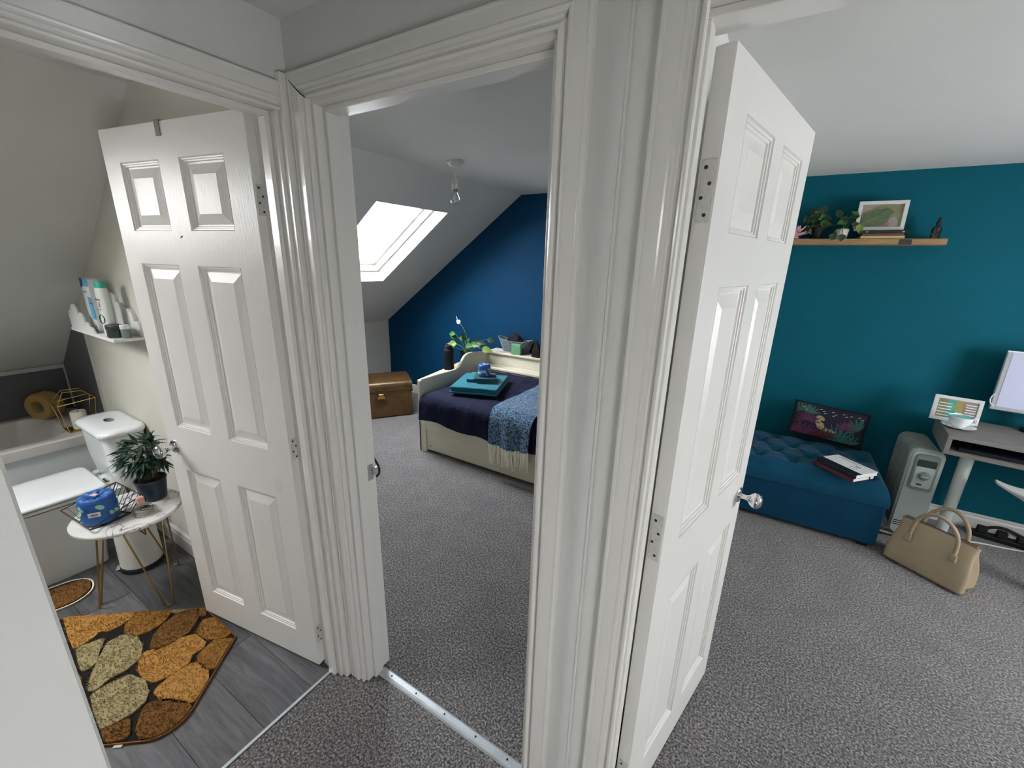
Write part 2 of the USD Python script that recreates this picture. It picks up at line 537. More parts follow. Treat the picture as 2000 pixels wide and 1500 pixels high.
def pane(name, tint=(1, 1, 1), refl=.06):
    nodes = {'t': ('transparent_bsdf', {'color': tint}), 'g': ('glossy_bsdf', {'roughness': .02, 'color': (1, 1, 1)}), 'm': ('mix_closure', {'fac': refl})}
    links = [('t.BSDF', 'm.closure1'), ('g.BSDF', 'm.closure2')]
    M[name] = usdkit.material(stage, '/World/Looks/' + name, nodes, links, surface='m.closure')


pane('glass_pane')
pane('glass_thin', (.93, .95, .93))
pane('glass_frost', (.9, .92, .9), .22)
pane('perfume_liquid', (.74, .76, .60), .12)

# ================================================================ the setting
XW1 = -1.20          # hall face of the bathroom wall
YB = .765            # bathroom face of the cross wall
CEIL = 2.18
KX = -3.97           # knee wall
BACK = 3.60          # coloured gable wall
HW = XW1 - .10       # bathroom face of the bathroom wall

hall = struct('floor_hall', bx(-1.245, 1.05, -1.75, .845, -.12, 0), 'carpet_grey', 'grey flecked carpet on the landing in front of the three doorways', 'carpet')
struct('floor_bedroom', bx(KX - .1, -.25, .845, BACK + .1, -.12, 0), 'carpet_grey', 'grey flecked bedroom carpet seen through the middle doorway', 'carpet')
struct('floor_study', bx(-.25, 2.7, .845, BACK + .1, -.12, 0), 'carpet_grey', 'grey flecked carpet of the room with the teal wall', 'carpet')
fb = thing('floor_bathroom', 'grey wood-look vinyl plank floor of the bathroom', 'floor', kind='structure')
obj('subfloor', bx(KX - .1, -1.245, -1.75, YB, -.12, -.004), 'dark_gap', fb, False)
PW, rows = .178, []
k = 0
yy = -.95
row = 0
while yy < YB - .001:
    y1 = min(yy + PW, YB)
    x = KX - ((row * .47) % 1.2)
    while x < -1.247:
        xa, xb = max(x, KX), min(x + 1.22, -1.247)
        if xb - xa > .02:
            obj('plank', bx(xa + .0006, xb - .0006, yy + .0006, y1 - .0006, -.004, 0, .0008), 'vinyl_%d' % ((row * 3 + k) % 4), fb, False)
        x += 1.22
        k += 1
    yy = y1
    row += 1

# cross wall between the hall and the two rooms, with both doorways; thicker on the bathroom side
wall = sbox(-1.26, 0, 2.7, CEIL)
hole2 = sbox(-1.125, -.1, -.376, 2.002)
hole3 = sbox(-.188, -.1, .590, 2.002)
struct('wall_cross', prism(wall.difference(hole2).difference(hole3), .785, .89, 'xz'), 'wall_white', 'white landing wall with the bedroom and study doorways', 'wall')
bathwall = Polygon([(KX - .1, 0), (-1.262, 0), (-1.262, CEIL), (-2.13, CEIL), (KX - .1, roof(KX - .1))])
struct('wall_bathroom_back', prism(bathwall, YB, .89, 'xz'), 'bath_cream', 'cream bathroom wall behind the toilet and the open door', 'wall')
w1 = sbox(-1.75, 0, .785, CEIL).difference(sbox(.005, -.1, .770, 1.992))
struct('wall_bathroom_side', prism(w1, HW, XW1, 'yz'), 'wall_white', 'white landing wall over the bathroom doorway', 'wall')
gable = Polygon([(KX - .1, 0), (-.25, 0), (-.25, CEIL), (-2.13, CEIL), (KX - .1, roof(KX - .1))])
struct('wall_bedroom_gable', prism(gable, BACK, BACK + .12, 'xz'), 'blue_paint', 'deep blue bedroom gable wall cut by the roof slope', 'wall')
struct('wall_study_gable', bx(-.25, 2.7, BACK, BACK + .12, 0, CEIL), 'teal_paint', 'deep teal wall behind the velvet bench and desk', 'wall')
struct('wall_partition', bx(-.315, -.215, .89, BACK, 0, CEIL), 'wall_white', 'white partition between the bedroom and the study', 'wall')
struct('wall_knee_bedroom', bx(KX - .1, KX, .89, BACK, 0, .862), 'wall_white', 'low white knee wall under the bedroom roof slope', 'wall')
struct('wall_knee_bathroom', bx(KX - .1, KX, -1.75, YB, 0, .862), 'bath_cream', 'low knee wall behind the bathtub', 'wall')
struct('wall_study_side', prism(sbox(.89, 0, BACK, CEIL).difference(sbox(1.45, .70, 2.65, 1.74)), 2.6, 2.7, 'yz'), 'wall_white', 'white window wall at the far side of the study', 'wall')
struct('wall_hall_pier', bx(-.70, -.60, -1.75, .057, 0, CEIL, .003), 'wall_white', 'plain white wall end close to the camera on the landing', 'wall')
struct('wall_hall_side', prism(sbox(-1.75, 0, .785, CEIL).difference(sbox(-.92, .36, -.08, 1.08)), 1.0, 1.1, 'yz'), 'wall_white', 'white side wall of the landing with its window', 'wall')
bk = sbox(KX - .1, 0, 1.1, CEIL)
struct('wall_hall_back', prism(bk.intersection(Polygon([(KX - .1, 0), (1.1, 0), (1.1, CEIL), (-2.13, CEIL), (KX - .1, roof(KX - .1))])), -1.75, -1.65, 'xz'), 'wall_white', 'white end wall behind the camera', 'wall')
struct('ceiling_flat', bx(-2.13, 2.7, -1.75, BACK + .1, CEIL, CEIL + .12), 'ceiling_white', 'flat white loft ceiling', 'ceiling')


def slope_panel(y0, y1, holes, x_top, x_low, z_top, t=.22, sign=-1):
    """A roof slope from (x_top, z_top) down to x_low with window holes, as thick as the roof."""
    L = math.hypot(x_low - x_top, SL * (x_low - x_top))
    ex = np.array([sign * 1.0, 0, -SL]) / math.hypot(1, SL)
    n = np.array([sign * SL, 0, 1.0]) / math.hypot(1, SL)
    poly = sbox(-.02, y0, L, y1)
    for a, b, c, d in holes:
        poly = poly.difference(sbox(a, c, b, d))
    m = trimesh.creation.extrude_polygon(poly, t, engine='earcut')
    v = np.array(m.vertices)
    w = np.array([x_top, 0, z_top]) + np.outer(v[:, 0], ex) + np.outer(v[:, 1], [0, 1, 0]) + np.outer(v[:, 2], n)
    f = np.array(m.faces)
    if sign < 0:
        f = f[:, ::-1]
    return trimesh.Trimesh(w, f, process=False), ex, n


s_of = lambda x: math.hypot(1, SL) * abs(x + 2.13)
BW = (s_of(-2.425), s_of(-3.247), 2.155, 2.909)
panel, EX, NN = slope_panel(.89, BACK + .1, [BW], -2.13, KX - .1, 2.175)
struct('ceiling_slope_bedroom', panel, 'ceiling_white', 'sloping white bedroom ceiling with the roof window', 'ceiling')
TW = (s_of(-2.40), s_of(-3.10), -.70, .10)
panel, _, _ = slope_panel(-1.75, .89, [TW], -2.13, KX - .1, 2.175)
struct('ceiling_slope_bathroom', panel, 'wall_white', 'sloping bathroom ceiling above the bathtub', 'ceiling')

def roof_window(name, label, hole, top, ex, n, t=.22):
    a, b, c, d = hole
    at = lambda s, y, h: np.array(top) + s * ex + np.array([0, y, 0]) + h * n
    w = thing(name, label, 'window', kind='structure')

    def ring(a, b, c, d, wd, h0, h1):
        p = sbox(a, c, b, d).difference(sbox(a + wd, c + wd, b - wd, d - wd))
        m = trimesh.creation.extrude_polygon(p, h1 - h0, engine='earcut')
        v = np.array(m.vertices)
        f = np.array(m.faces)
        q = np.array([at(x, y, z + h0) for x, y, z in v])
        return trimesh.Trimesh(q, f[:, ::-1] if ex[0] < 0 else f, process=False)
    obj('frame', ring(a, b, c, d, .035, t - .10, t), 'trim_gloss', w, False)
    obj('frame', ring(a + .012, b - .012, c + .012, d - .012, .018, t - .115, t - .09), 'trim_gloss', w, False)
    obj('sash', ring(a + .035, b - .035, c + .035, d - .035, .055, t - .06, t + .01), 'trim_gloss', w, False)
    q = sbox(a + .085, c + .085, b - .085, d - .085)
    m = trimesh.creation.extrude_polygon(q, .006, engine='earcut')
    gp = trimesh.Trimesh(np.array([at(x, y, z + t - .02) for x, y, z in m.vertices]), m.faces, process=False)
    gp.fix_normals()
    obj('pane', gp, 'glass_pane', w, False)
    obj('handle', tube([at(a + .06, c + .10, t - .09), at(a + .06, d - .10, t - .09)], .009, 8), 'aluminium', w)
    return w


roof_window('window_1', 'bright white roof window in the sloping bedroom ceiling', BW, (-2.13, 0, 2.175), EX, NN)
roof_window('window_2', 'roof window over the bathtub', TW, (-2.13, 0, 2.175), EX, NN)


def wall_window(name, label, x0, x1, y0, y1, z0, z1, mull):
    w = thing(name, label, 'window', kind='structure')
    xm = (x0 + x1) / 2
    obj('frame', prism(sbox(y0, z0, y1, z1).difference(sbox(y0 + .05, z0 + .05, y1 - .05, z1 - .05)), xm - .03, xm + .03, 'yz'), 'trim_gloss', w, False)
    if mull:
        obj('mullion', bx(xm - .025, xm + .025, (y0 + y1) / 2 - .025, (y0 + y1) / 2 + .025, z0 + .05, z1 - .05), 'trim_gloss', w, False)
    obj('pane', bx(xm - .003, xm + .003, y0 + .05, y1 - .05, z0 + .05, z1 - .05), 'glass_pane', w, False)
    obj('sill', bx(x0 - .05, x0 + .04, y0 - .03, y1 + .03, z0 - .02, z0, .003), 'trim_gloss', w, False)


wall_window('window_3', 'white window in the side wall of the study', 2.6, 2.7, 1.45, 2.65, .70, 1.74, True)
wall_window('window_4', 'white window in the side wall of the landing', 1.0, 1.1, -.92, -.08, .36, 1.08, False)

# skirting
def skirting(name, label, p0, p1, h=.105, t=.016, material='trim_gloss'):
    """Runs from p0 to p1 with the wall on the left-hand side of the direction of travel."""
    p0, p1 = np.array([*p0, 0.0]), np.array([*p1, 0.0])
    d = (p1 - p0) / np.linalg.norm(p1 - p0)
    nrm = np.array([d[1], -d[0], 0])
    prof = [(0, 0), (t, 0), (t, h - .03), (t - .005, h - .018), (t - .004, h - .008), (.004, h), (0, h)]
    V = np.array([p + a * nrm + np.array([0, 0, b]) for p in (p0, p1) for a, b in prof])
    n = len(prof)
    F = []
    for i in range(n):
        j = (i + 1) % n
        F += [(i, j, n + j), (i, n + j, n + i)]
    for i in range(1, n - 1):
        F += [(0, i + 1, i), (n, n + i, n + i + 1)]
    m = trimesh.Trimesh(V, F, process=False)
    m.fix_normals()
    return struct(name, m, material, label, 'skirting board')


skirting('baseboard_study', 'white skirting board along the teal wall under the desk', (-.215, BACK), (2.6, BACK))
skirting('baseboard_bedroom', 'white skirting board along the blue wall behind the tin chest', (KX, BACK), (-.315, BACK))
skirting('baseboard_bathroom', 'white skirting board of the bathroom behind the side table', (-3.3, YB), (-1.30, YB))

# wet-wall panels round the tub
wp = thing('wall_panel', 'dark grey waterproof panels round the bathtub', 'wall panel', kind='structure')
obj('panel', bx(KX, KX + .008, -1.6, YB, .50, .84), 'panel_grey', wp, False)
bpan = Polygon([(KX + .008, .50), (-3.345, .50), (-3.345, roof(-3.345) - .004), (KX + .008, roof(KX + .008) - .004)])
obj('panel', prism(bpan, YB - .008, YB, 'xz'), 'panel_grey', wp, False)
obj('trim_strip', bx(KX, KX + .014, -1.6, YB - .008, .836, .862), 'panel_trim', wp, False)
obj('trim_strip', bx(-3.349, -3.339, YB - .012, YB, .50, roof(-3.345) - .005), 'panel_trim', wp, False)
obj('trim_strip', bx(KX + .008, KX + .016, YB - .016, YB - .008, .56, .836), 'panel_trim', wp, False)

# ---------------------------------------------------------------- door frames
ARCH = [(0, 0), (0, .010), (.002, .0125), (.005, .0135), (.008, .012), (.011, .008), (.016, .0065), (.019, .009), (.021, .0145), (.024, .0175), (.028, .0185), (.032, .0165), (.058, .0165), (.060, .0185), (.064, .0185), (.067, .015), (.068, .010), (.068, 0)]


def loft(V, n):
    F = []
    for i in range(n):
        j = (i + 1) % n
        F += [(i, j, n + j), (i, n + j, n + i)]
    for i in range(1, n - 1):
        F += [(0, i + 1, i), (n, n + i, n + i + 1)]
    m = trimesh.Trimesh(V, F, process=False)
    m.fix_normals()
    return m


def architrave(parent, a0, a1, zt, place, wl=None, wr=None, head=True):
    """place(a, d, z) -> world; a along the wall, d out of it."""
    kl, kr = (1.0 if wl is None else wl / .068), (1.0 if wr is None else wr / .068)
    n = len(ARCH)
    if kl > 0:
        V = [place(a0 - u * kl, d, 0) for u, d in ARCH] + [place(a0 - u * kl, d, zt + u) for u, d in ARCH]
        obj('architrave', loft(np.array(V), n), 'trim_gloss', parent, 25)
    if head:
        V = [place(a0 - u * kl, d, zt + u) for u, d in ARCH] + [place(a1 + u * kr, d, zt + u) for u, d in ARCH]
        obj('architrave', loft(np.array(V), n), 'trim_gloss', parent, 25)
    if kr > 0:
        V = [place(a1 + u * kr, d, 0) for u, d in ARCH] + [place(a1 + u * kr, d, zt + u) for u, d in ARCH]
        obj('architrave', loft(np.array(V), n), 'trim_gloss', parent, 25)


# bedroom doorway (no leaf in sight)
t2 = thing('trim_2', 'white moulded frame round the middle bedroom doorway', 'door frame', kind='structure')
pl2 = lambda a, d, z: (a, .785 - d, z)
architrave(t2, -1.108, -.394, 1.986, pl2)
obj('lining', bx(-1.125, -1.096, .785, .895, 0, 1.976, .001), 'trim_gloss', t2, False)
obj('lining', bx(-.405, -.376, .785, .895, 0, 1.976, .001), 'trim_gloss', t2, False)
obj('lining', bx(-1.125, -.376, .785, .895, 1.976, 2.002, .001), 'trim_gloss', t2, False)
obj('stop', bx(-1.096, -1.083, .812, .852, 0, 1.963, .0015), 'trim_gloss', t2, False)
obj('stop', bx(-.418, -.405, .812, .852, 0, 1.963, .0015), 'trim_gloss', t2, False)
obj('stop', bx(-1.096, -.405, .812, .852, 1.963, 1.976, .0015), 'trim_gloss', t2, False)
obj('strike_plate', [bx(-1.0965, -1.0945, .853, .884, .845, .905, .0005), bx(-1.098, -1.088, .880, .899, .862, .888, .001)], 'brushed_steel', t2, False, label='steel strike plate')

# study doorway
t3 = thing('trim_3', 'white moulded frame round the study doorway on the right', 'door frame', kind='structure')
architrave(t3, -.150, .552, 1.986, pl2)
obj('lining', bx(-.188, -.162, .785, .905, 0, 1.976, .001), 'trim_gloss', t3, False)
obj('lining', bx(.564, .590, .785, .905, 0, 1.976, .001), 'trim_gloss', t3, False)
obj('lining', bx(-.188, .590, .785, .905, 1.976, 2.002, .001), 'trim_gloss', t3, False)
obj('stop', bx(-.162, -.149, .812, .852, 0, 1.963, .0015), 'trim_gloss', t3, False)
obj('stop', bx(.551, .564, .812, .852, 0, 1.963, .0015), 'trim_gloss', t3, False)
obj('stop', bx(-.162, .564, .812, .852, 1.963, 1.976, .0015), 'trim_gloss', t3, False)

# corner bead between the two doorways
struct('trim_4', [bx(-.333, -.327, .778, .785, 0, CEIL, .002), bx(-.268, -.262, .7825, .785, 0, CEIL, .001)], 'wall_white', 'thin raised beads on the wall between the two right-hand doorways', 'trim')

# bathroom doorway: hinge jamb squeezed into the corner
t1 = thing('trim_1', 'white moulded frame round the left bathroom doorway', 'door frame', kind='structure')
pl1 = lambda a, d, z: (XW1 + d, a, z)
architrave(t1, .026, .752, 1.964, pl1, wr=.004)
obj('lining', bx(HW - .008, XW1, .742, .770, 0, 1.966, .001), 'trim_gloss', t1, False)
obj('lining', bx(HW - .008, XW1, .006, .034, 0, 1.966, .001), 'trim_gloss', t1, False)
obj('lining', bx(HW - .008, XW1, .006, .770, 1.966, 1.990, .001), 'trim_gloss', t1, False)
obj('stop', bx(-1.262, -1.226, .729, .742, 0, 1.953, .002), 'trim_gloss', t1, False)
obj('stop', bx(-1.262, -1.226, .034, .047, 0, 1.953, .002), 'trim_gloss', t1, False)
obj('stop', bx(-1.262, -1.226, .034, .742, 1.953, 1.966, .002), 'trim_gloss', t1, False)
obj('cover_strip', bx(-1.226, -1.178, .751, .785, 0, 2.052, .002), 'trim_gloss', t1, False)

# floor strips
obj('threshold_strip', bx(-1.260, -1.249, .034, .735, 0, .004, .001), 'aluminium', None, False, label='thin pale metal strip between the landing carpet and bathroom vinyl', cat='threshold strip', kind='structure')
ts = thing('threshold_bar', 'wide silver metal door bar across the middle doorway carpet', 'threshold strip', kind='structure')
obj('bar', trimesh.convex.convex_hull(np.array([(x, y, z) for x in (-1.083, -.418) for y, z in ((.826, .0), (.831, .006), (.838, .008), (.856, .008), (.862, .005), (.864, 0))])), 'aluminium', ts, False)
for x in (-1.03, -.90, -.76, -.62, -.49):
    obj('screw', lathe([(.0035, 0), (.0035, .0012), (.001, .0014)], (x, .846, .008), 10), 'dark_screw', ts)


# ---------------------------------------------------------------- panelled doors
def make_door(name, label, hinge, ang, wd, ht, hx, knob_u, flip=False, z0=.012, hinges=(), screws=True):
    """hinge: floor point of the hinge edge of the visible face; ang: direction of the leaf; the visible face looks along
    the leaf turned by -90 degrees, or +90 with flip."""
    d = thing(name, label, 'door', (hinge[0], hinge[1], 0), ang, kind='structure')
    T = .035
    s = 1 if flip else -1            # local y of the visible face normal
    us = [(.105, .303), (wd - .283, wd - .085)]
    zs = [(.158, .758), (.945, 1.556), (1.664, 1.872)]
    leaf_poly = rounded(0, wd, z0, ht, .004, 2)
    for a, b in us:
        for c, e in zs:
            leaf_poly = leaf_poly.difference(sbox(a, c, b, e))
    y0, y1 = (-T, 0) if s > 0 else (0, T)
    obj('leaf', cprism(leaf_poly, y0, y1, .0015, 'xz'), 'door_white', d, False, local=True)
    loops = [(0, 0), (.002, .0035), (.006, .0045), (.007, .0075), (.011, .0085), (.013, .0125), (.018, .0135), (.046, .0045), (.048, .0035)]
    for a, b in us:
        for c, e in zs:
            V, F = [], []
            for side in (1, -1):
                base = len(V)
                yf = 0 if (side > 0) == (s > 0) else (y0 if s > 0 else y1)
                nd = -1 if yf == max(y0, y1) else 1
                for ins, dep in loops:
                    for x, z in ((a + ins, c + ins), (b - ins, c + ins), (b - ins, e - ins), (a + ins, e - ins)):
                        V.append((x, yf + nd * dep, z))
                for i in range(len(loops) - 1):
                    for j in range(4):
                        p, q = base + i * 4 + j, base + i * 4 + (j + 1) % 4
                        F += [(p, q, q + 4), (p, q + 4, p + 4)]
                k = base + (len(loops) - 1) * 4
                F += [(k, k + 1, k + 2), (k, k + 2, k + 3)]
            m = trimesh.Trimesh(np.array(V), F, process=False)
            # close the four rims between both faces
            n = len(loops) * 4
            R4 = []
            for j in range(4):
                p, q = j, (j + 1) % 4
                R4 += [(p, p + n, q + n), (p, q + n, q)]
            m = trimesh.Trimesh(np.array(V), np.vstack([np.array(F), np.array(R4)]), process=False)
            m.fix_normals()
            obj('panel', m, 'door_white', d, 20, local=True)
    # knob set on both faces
    for side in (1, -1):
        yf = (max(y0, y1) if side > 0 else min(y0, y1))
        k = obj('knob', aim(lathe([(.010, .006), (.009, .014), (.0085, .026), (.011, .034), (.019, .040), (.0255, .049), (.027, .056), (.025, .064), (.018, .071), (.008, .074), (.0, .0745)], n=28), (knob_u, yf, .852), (0, side, 0)), 'chrome', d, 60, local=True, label='polished chrome knob')
        INV[k] = INV[d]
        obj('rose', aim(lathe([(.027, 0), (.027, .004), (.022, .008), (.012, .010)], n=28), (knob_u, yf, .852), (0, side, 0)), 'chrome', k, 40, local=True)
    for z1, z2 in hinges:
        yb = hx
        h = obj('hinge', [bx(-.0022, .0004, min(y0, y1) + .004, max(y0, y1) - .006, z1, z2, .0004)] + [cyl((-.004, yb, z1 + (z2 - z1) * q / 5 + .0008), (-.004, yb, z1 + (z2 - z1) * (q + 1) / 5 - .0008), .0048, n=10) for q in range(5)], 'painted_hinge', d, 30, local=True, label='white-painted steel hinge')
        INV[h] = INV[d]
        ym = (y0 + y1) / 2
        for q, off in ((.12, -.004), (.40, .006), (.62, -.006), (.88, .004)):
            obj('screw', aim(lathe([(.0034, 0), (.0034, .0006), (.0012, .0009)], n=10), (-.0022, ym + off, z1 + (z2 - z1) * q), (-1, 0, 0)), 'dark_screw', h, local=True)
    return d


A1 = math.atan2(.605 - .715, -1.97 + 1.295)
d1 = make_door('door_1', 'white six-panel bathroom door standing open at the left', (-1.300, .715), A1, .686, 1.975, -.040, .642, flip=True, z0=.020, hinges=((.126, .206), (.925, 1.003), (1.706, 1.790)))
pp_ = affinity.translate(affinity.rotate(affinity.scale(Point(0, 0).buffer(1, quad_segs=8), .016, .024), 20), .088, .815).union(affinity.translate(affinity.scale(Point(0, 0).buffer(1), .010, .014), .080, .795))
obj('paint_patch', prism(pp_, .0, .0005, 'xz'), 'frame_white', d1, False, local=True, label='lighter touched-up patch of paint')
obj('chip', tube(np.array([(.351, .0004, 1.648), (.357, .0006, 1.646), (.364, .0004, 1.642)]), [.0008, .0022, .0008], 6), 'hook_grey', d1, local=True, label='small dark chip in the paint')
obj('mitre_crack', tube(np.array([(-1.166, .7675, 2.034), (-1.150, .7672, 2.020), (-1.137, .7668, 2.010), (-1.120, .767, 1.996), (-1.109, .7735, 1.987)]), [.0006, .0009, .0013, .0015, .0012], 6), 'dark_gap', t2, label='open dark crack in the mitre joint')
A3 = math.atan2(1.525 - .886, .023 + .119)
make_door('door_2', 'white six-panel study door standing open at the right', (-.119, .886), A3, .668, 1.958, .042, .620, flip=False, z0=.010, hinges=((.16, .25), (.93, 1.05), (1.676, 1.782)))

# ================================================================ bathroom
# bathtub
tub = thing('bathtub', 'white bathtub along the sloping wall with grey panels above it', 'bathtub', (-3.62, -.1, 0))
TX0, TX1, TY0, TY1, TZ = KX + .01, -3.30, -1.05, YB - .012, .56


def tub_body():
    out = rounded(TX0, TX1, TY0, TY1, .05)
    rings = []
    inn = lambda g, y0, y1, r: np.array(rounded(TX0 + g, TX1 - g, TY0 + y0, TY1 - y1, r, 8).exterior.coords)[:-1]
    seq = [(inn(.001, .001, .001, .05), TZ - .06), (inn(.0, .0, .0, .05), TZ - .008), (inn(.008, .008, .008, .05), TZ), (inn(.062, .09, .15, .13), TZ), (inn(.074, .10, .165, .13), TZ - .010), (inn(.10, .16, .22, .15), TZ - .25), (inn(.14, .24, .28, .15), TZ - .37), (inn(.20, .32, .36, .12), TZ - .40)]
    n = min(len(a) for a, z in seq)
    V, F = [], []
    for a, z in seq:
        k = len(a)
        V.append(np.column_stack([a[np.round(np.linspace(0, k, n, endpoint=False)).astype(int) % k], np.full(n, z)]))
    V = np.vstack(V)
    for i in range(len(seq) - 1):
        for j in range(n):
            p, q = i * n + j, i * n + (j + 1) % n
            F += [(p, q, q + n), (p, q + n, p + n)]
    c = len(V)
    V = np.vstack([V, V[-n:].mean(0)])
    for j in range(n):
        F.append((c - n + j, c - n + (j + 1) % n, c))
    m = trimesh.Trimesh(V, F, process=False)
    m.fix_normals()
    return m


obj('basin', tub_body(), 'tub_acrylic', tub, 45)
obj('side_panel', bx(TX1 - .035, TX1 - .018, TY0, TY1, .0, TZ - .055, .004), 'porcelain', tub)
obj('plinth', bx(TX1 - .045, TX1 - .034, TY0, TY1, .0, .06), 'porcelain', tub, False)

# things on the end of the tub
mir = thing('wooden_drum', 'round tan wooden drum with a glass centre standing at the back corner of the bathtub', 'ornament', (-3.80, .60, TZ))
rg = []
for x0, x1 in ((-.045, .045),):
    prof = [(.040, -.045), (.078, -.045), (.086, -.030), (.086, .030), (.078, .045), (.040, .045), (.036, .035), (.036, -.035), (.040, -.045)]
    th = np.linspace(0, 2 * PI, 33)[:-1]
    V = np.vstack([[(z, r * math.cos(t), r * math.sin(t)) for r, z in prof[:-1]] for t in th])
    n = len(prof) - 1
    F = []
    for i in range(32):
        for j in range(n):
            p, q = i * n + j, i * n + (j + 1) % n
            p2, q2 = ((i + 1) % 32) * n + j, ((i + 1) % 32) * n + (j + 1) % n
            F += [(p, q, q2), (p, q2, p2)]
    rr = trimesh.Trimesh(V, F, process=False)
    rr.fix_normals()
rr = mv(rot(rr, -1.02), -3.80, .595, TZ + .087)
obj('ring', rr, 'tan_wood', mir, 40)
obj('glass_insert', mv(rot(aim(lathe([(.036, -.006), (.036, .006)], n=24), (0, 0, 0), (1, 0, 0)), -1.02), -3.80, .595, TZ + .087), 'pewter', mir, 40)
can = thing('pillar_candle', 'ivory pillar candle inside the gold wire lantern', 'candle', (-3.422, .655, TZ + .006))
obj('wax', lathe([(.0, .0), (.034, .0), (.036, .004), (.036, .100), (.033, .106), (.024, .104), (.012, .101), (0, .101)], (-3.422, .655, TZ + .006), 28), 'wax', can, 40)
obj('wick', cyl((-3.422, .655, TZ + .105), (-3.420, .656, TZ + .116), .0012, n=6), 'ink_black', can)
lan = thing('wire_lantern', 'open gold wire geometric lantern at the corner of the bathtub', 'lantern', (-3.43, .64, TZ))
LB = [(-3.375, .592), (-3.372, .708), (-3.478, .712), (-3.484, .592)]
LT = [(-3.395, .575), (-3.37, .735), (-3.50, .742), (-3.52, .575)]
mid_z, top_z = TZ + .165, TZ + .235
top = [(-3.425, .615), (-3.40, .69), (-3.47, .70), (-3.485, .62)]
b3 = [np.array([x, y, TZ + .004]) for x, y in LB]
m3_ = [np.array([x, y, mid_z + (.02 if i in (1, 2) else 0)]) for i, (x, y) in enumerate(LT)]
t3_ = [np.array([x, y, top_z]) for x, y in top]
for i in range(4):
    j = (i + 1) % 4
    for a, b in ((b3[i], b3[j]), (b3[i], m3_[i]), (m3_[i], m3_[j]), (m3_[i], t3_[i]), (t3_[i], t3_[j])):
        obj('wire', cyl(a, b, .0026, n=6), 'gold_wire', lan)
obj('base_plate', bx(-3.484, -3.373, .592, .71, TZ, TZ + .004), 'gold_wire', lan, False)

# toilet
wc = thing('toilet', 'white close-coupled toilet beside the bathtub with its lid down', 'toilet', (-2.94, .45, 0))


def dshape(x0, x1, yb, yf, r=.03, n=14):
    """Straight back at yb, rounded front at yf (< yb)."""
    cx, hw = (x0 + x1) / 2, (x1 - x0) / 2
    th = np.linspace(0, -PI, n)
    L = yb - yf
    front = [(cx + hw * math.copysign(abs(math.cos(t)) ** .75, math.cos(t)), yf + L * .62 + L * .62 * math.sin(t)) for t in th]
    return Polygon([(x0, yb), (x1, yb)] + front).buffer(-r).buffer(r)


def stack(polys, n=64):
    """Loft between shapely outlines [(poly, z)] resampled to n points; capped."""
    V, F = [], []
    for p, z in polys:
        L = p.exterior
        c = p.centroid
        xy = np.array([L.interpolate(t, normalized=True).coords[0] for t in np.linspace(0, 1, n, endpoint=False)])
        if not L.is_ccw:
            xy = xy[::-1]
        a = np.arctan2(xy[:, 1] - c.y, xy[:, 0] - c.x)
        k = int(np.argmin(np.abs(a)))
        V.append(np.column_stack([np.roll(xy, -k, 0), np.full(n, z)]))
    V = np.vstack(V)
    for i in range(len(polys) - 1):
        for j in range(n):
            p, q = i * n + j, i * n + (j + 1) % n
            F += [(p, q, q + n), (p, q + n, p + n)]
    c0 = len(V)
    V = np.vstack([V, V[:n].mean(0), V[-n:].mean(0)])
    for j in range(n):
        F += [(c0, (j + 1) % n, j), (c0 + 1, c0 - n + j, c0 - n + (j + 1) % n)]
    return trimesh.Trimesh(V, F, process=False)


pan = [(dshape(-3.085, -2.800, .505, .10), 0), (dshape(-3.085, -2.795, .505, .09), .05), (dshape(-3.09, -2.785, .53, .07), .25), (dshape(-3.105, -2.765, .56, .03), .355), (dshape(-3.115, -2.755, .60, .015), .385), (dshape(-3.115, -2.755, .62, .015), .398)]
obj('pan', stack(pan), 'porcelain', wc, 45)
obj('bolt_cap', aim(lathe([(.006, 0), (.006, .002)], n=12), (-2.7965, .405, .085), (1, 0, 0)), 'dark_gap', wc)
obj('seat', stack([(dshape(-3.112, -2.758, .555, .012), .402), (dshape(-3.118, -2.752, .56, .006), .406), (dshape(-3.118, -2.752, .56, .006), .416), (dshape(-3.112, -2.758, .555, .012), .420)]), 'porcelain', wc, 45)
obj('lid', stack([(dshape(-3.116, -2.754, .555, .008), .424), (dshape(-3.120, -2.750, .56, .002), .428), (dshape(-3.120, -2.750, .56, .002), .436), (dshape(-3.108, -2.762, .55, .014), .443), (dshape(-3.06, -2.81, .50, .07), .446)]), 'porcelain', wc, 60)
for x in (-3.03, -2.84):
    obj('hinge', cyl((x - .02, .575, .425), (x + .02, .575, .425), .012, n=14), 'chrome', wc)
obj('cistern', stack([(rounded(-3.10, -2.745, .60, .752, .045), .395), (rounded(-3.115, -2.725, .585, .757, .05), .55), (rounded(-3.115, -2.725, .582, .757, .05), .680)]), 'porcelain', wc, 40)
cl = obj('cistern_lid', stack([(rounded(-3.120, -2.720, .577, .760, .055), .682), (rounded(-3.130, -2.705, .565, .763, .06), .690), (rounded(-3.130, -2.705, .565, .763, .06), .706), (rounded(-3.118, -2.718, .577, .758, .055), .718), (rounded(-3.08, -2.755, .61, .735, .04), .722)]), 'porcelain', wc, 60)
INV[cl] = INV[wc]
obj('flush_button', stack([(Point(0, 0).buffer(1).simplify(.001), .722)] and [(affinity.translate(affinity.scale(Point(0, 0).buffer(1, quad_segs=8), .036, .020), -2.92, .665), .720), (affinity.translate(affinity.scale(Point(0, 0).buffer(1, quad_segs=8), .036, .020), -2.92, .665), .7255)], 32), 'chrome', cl, 40)

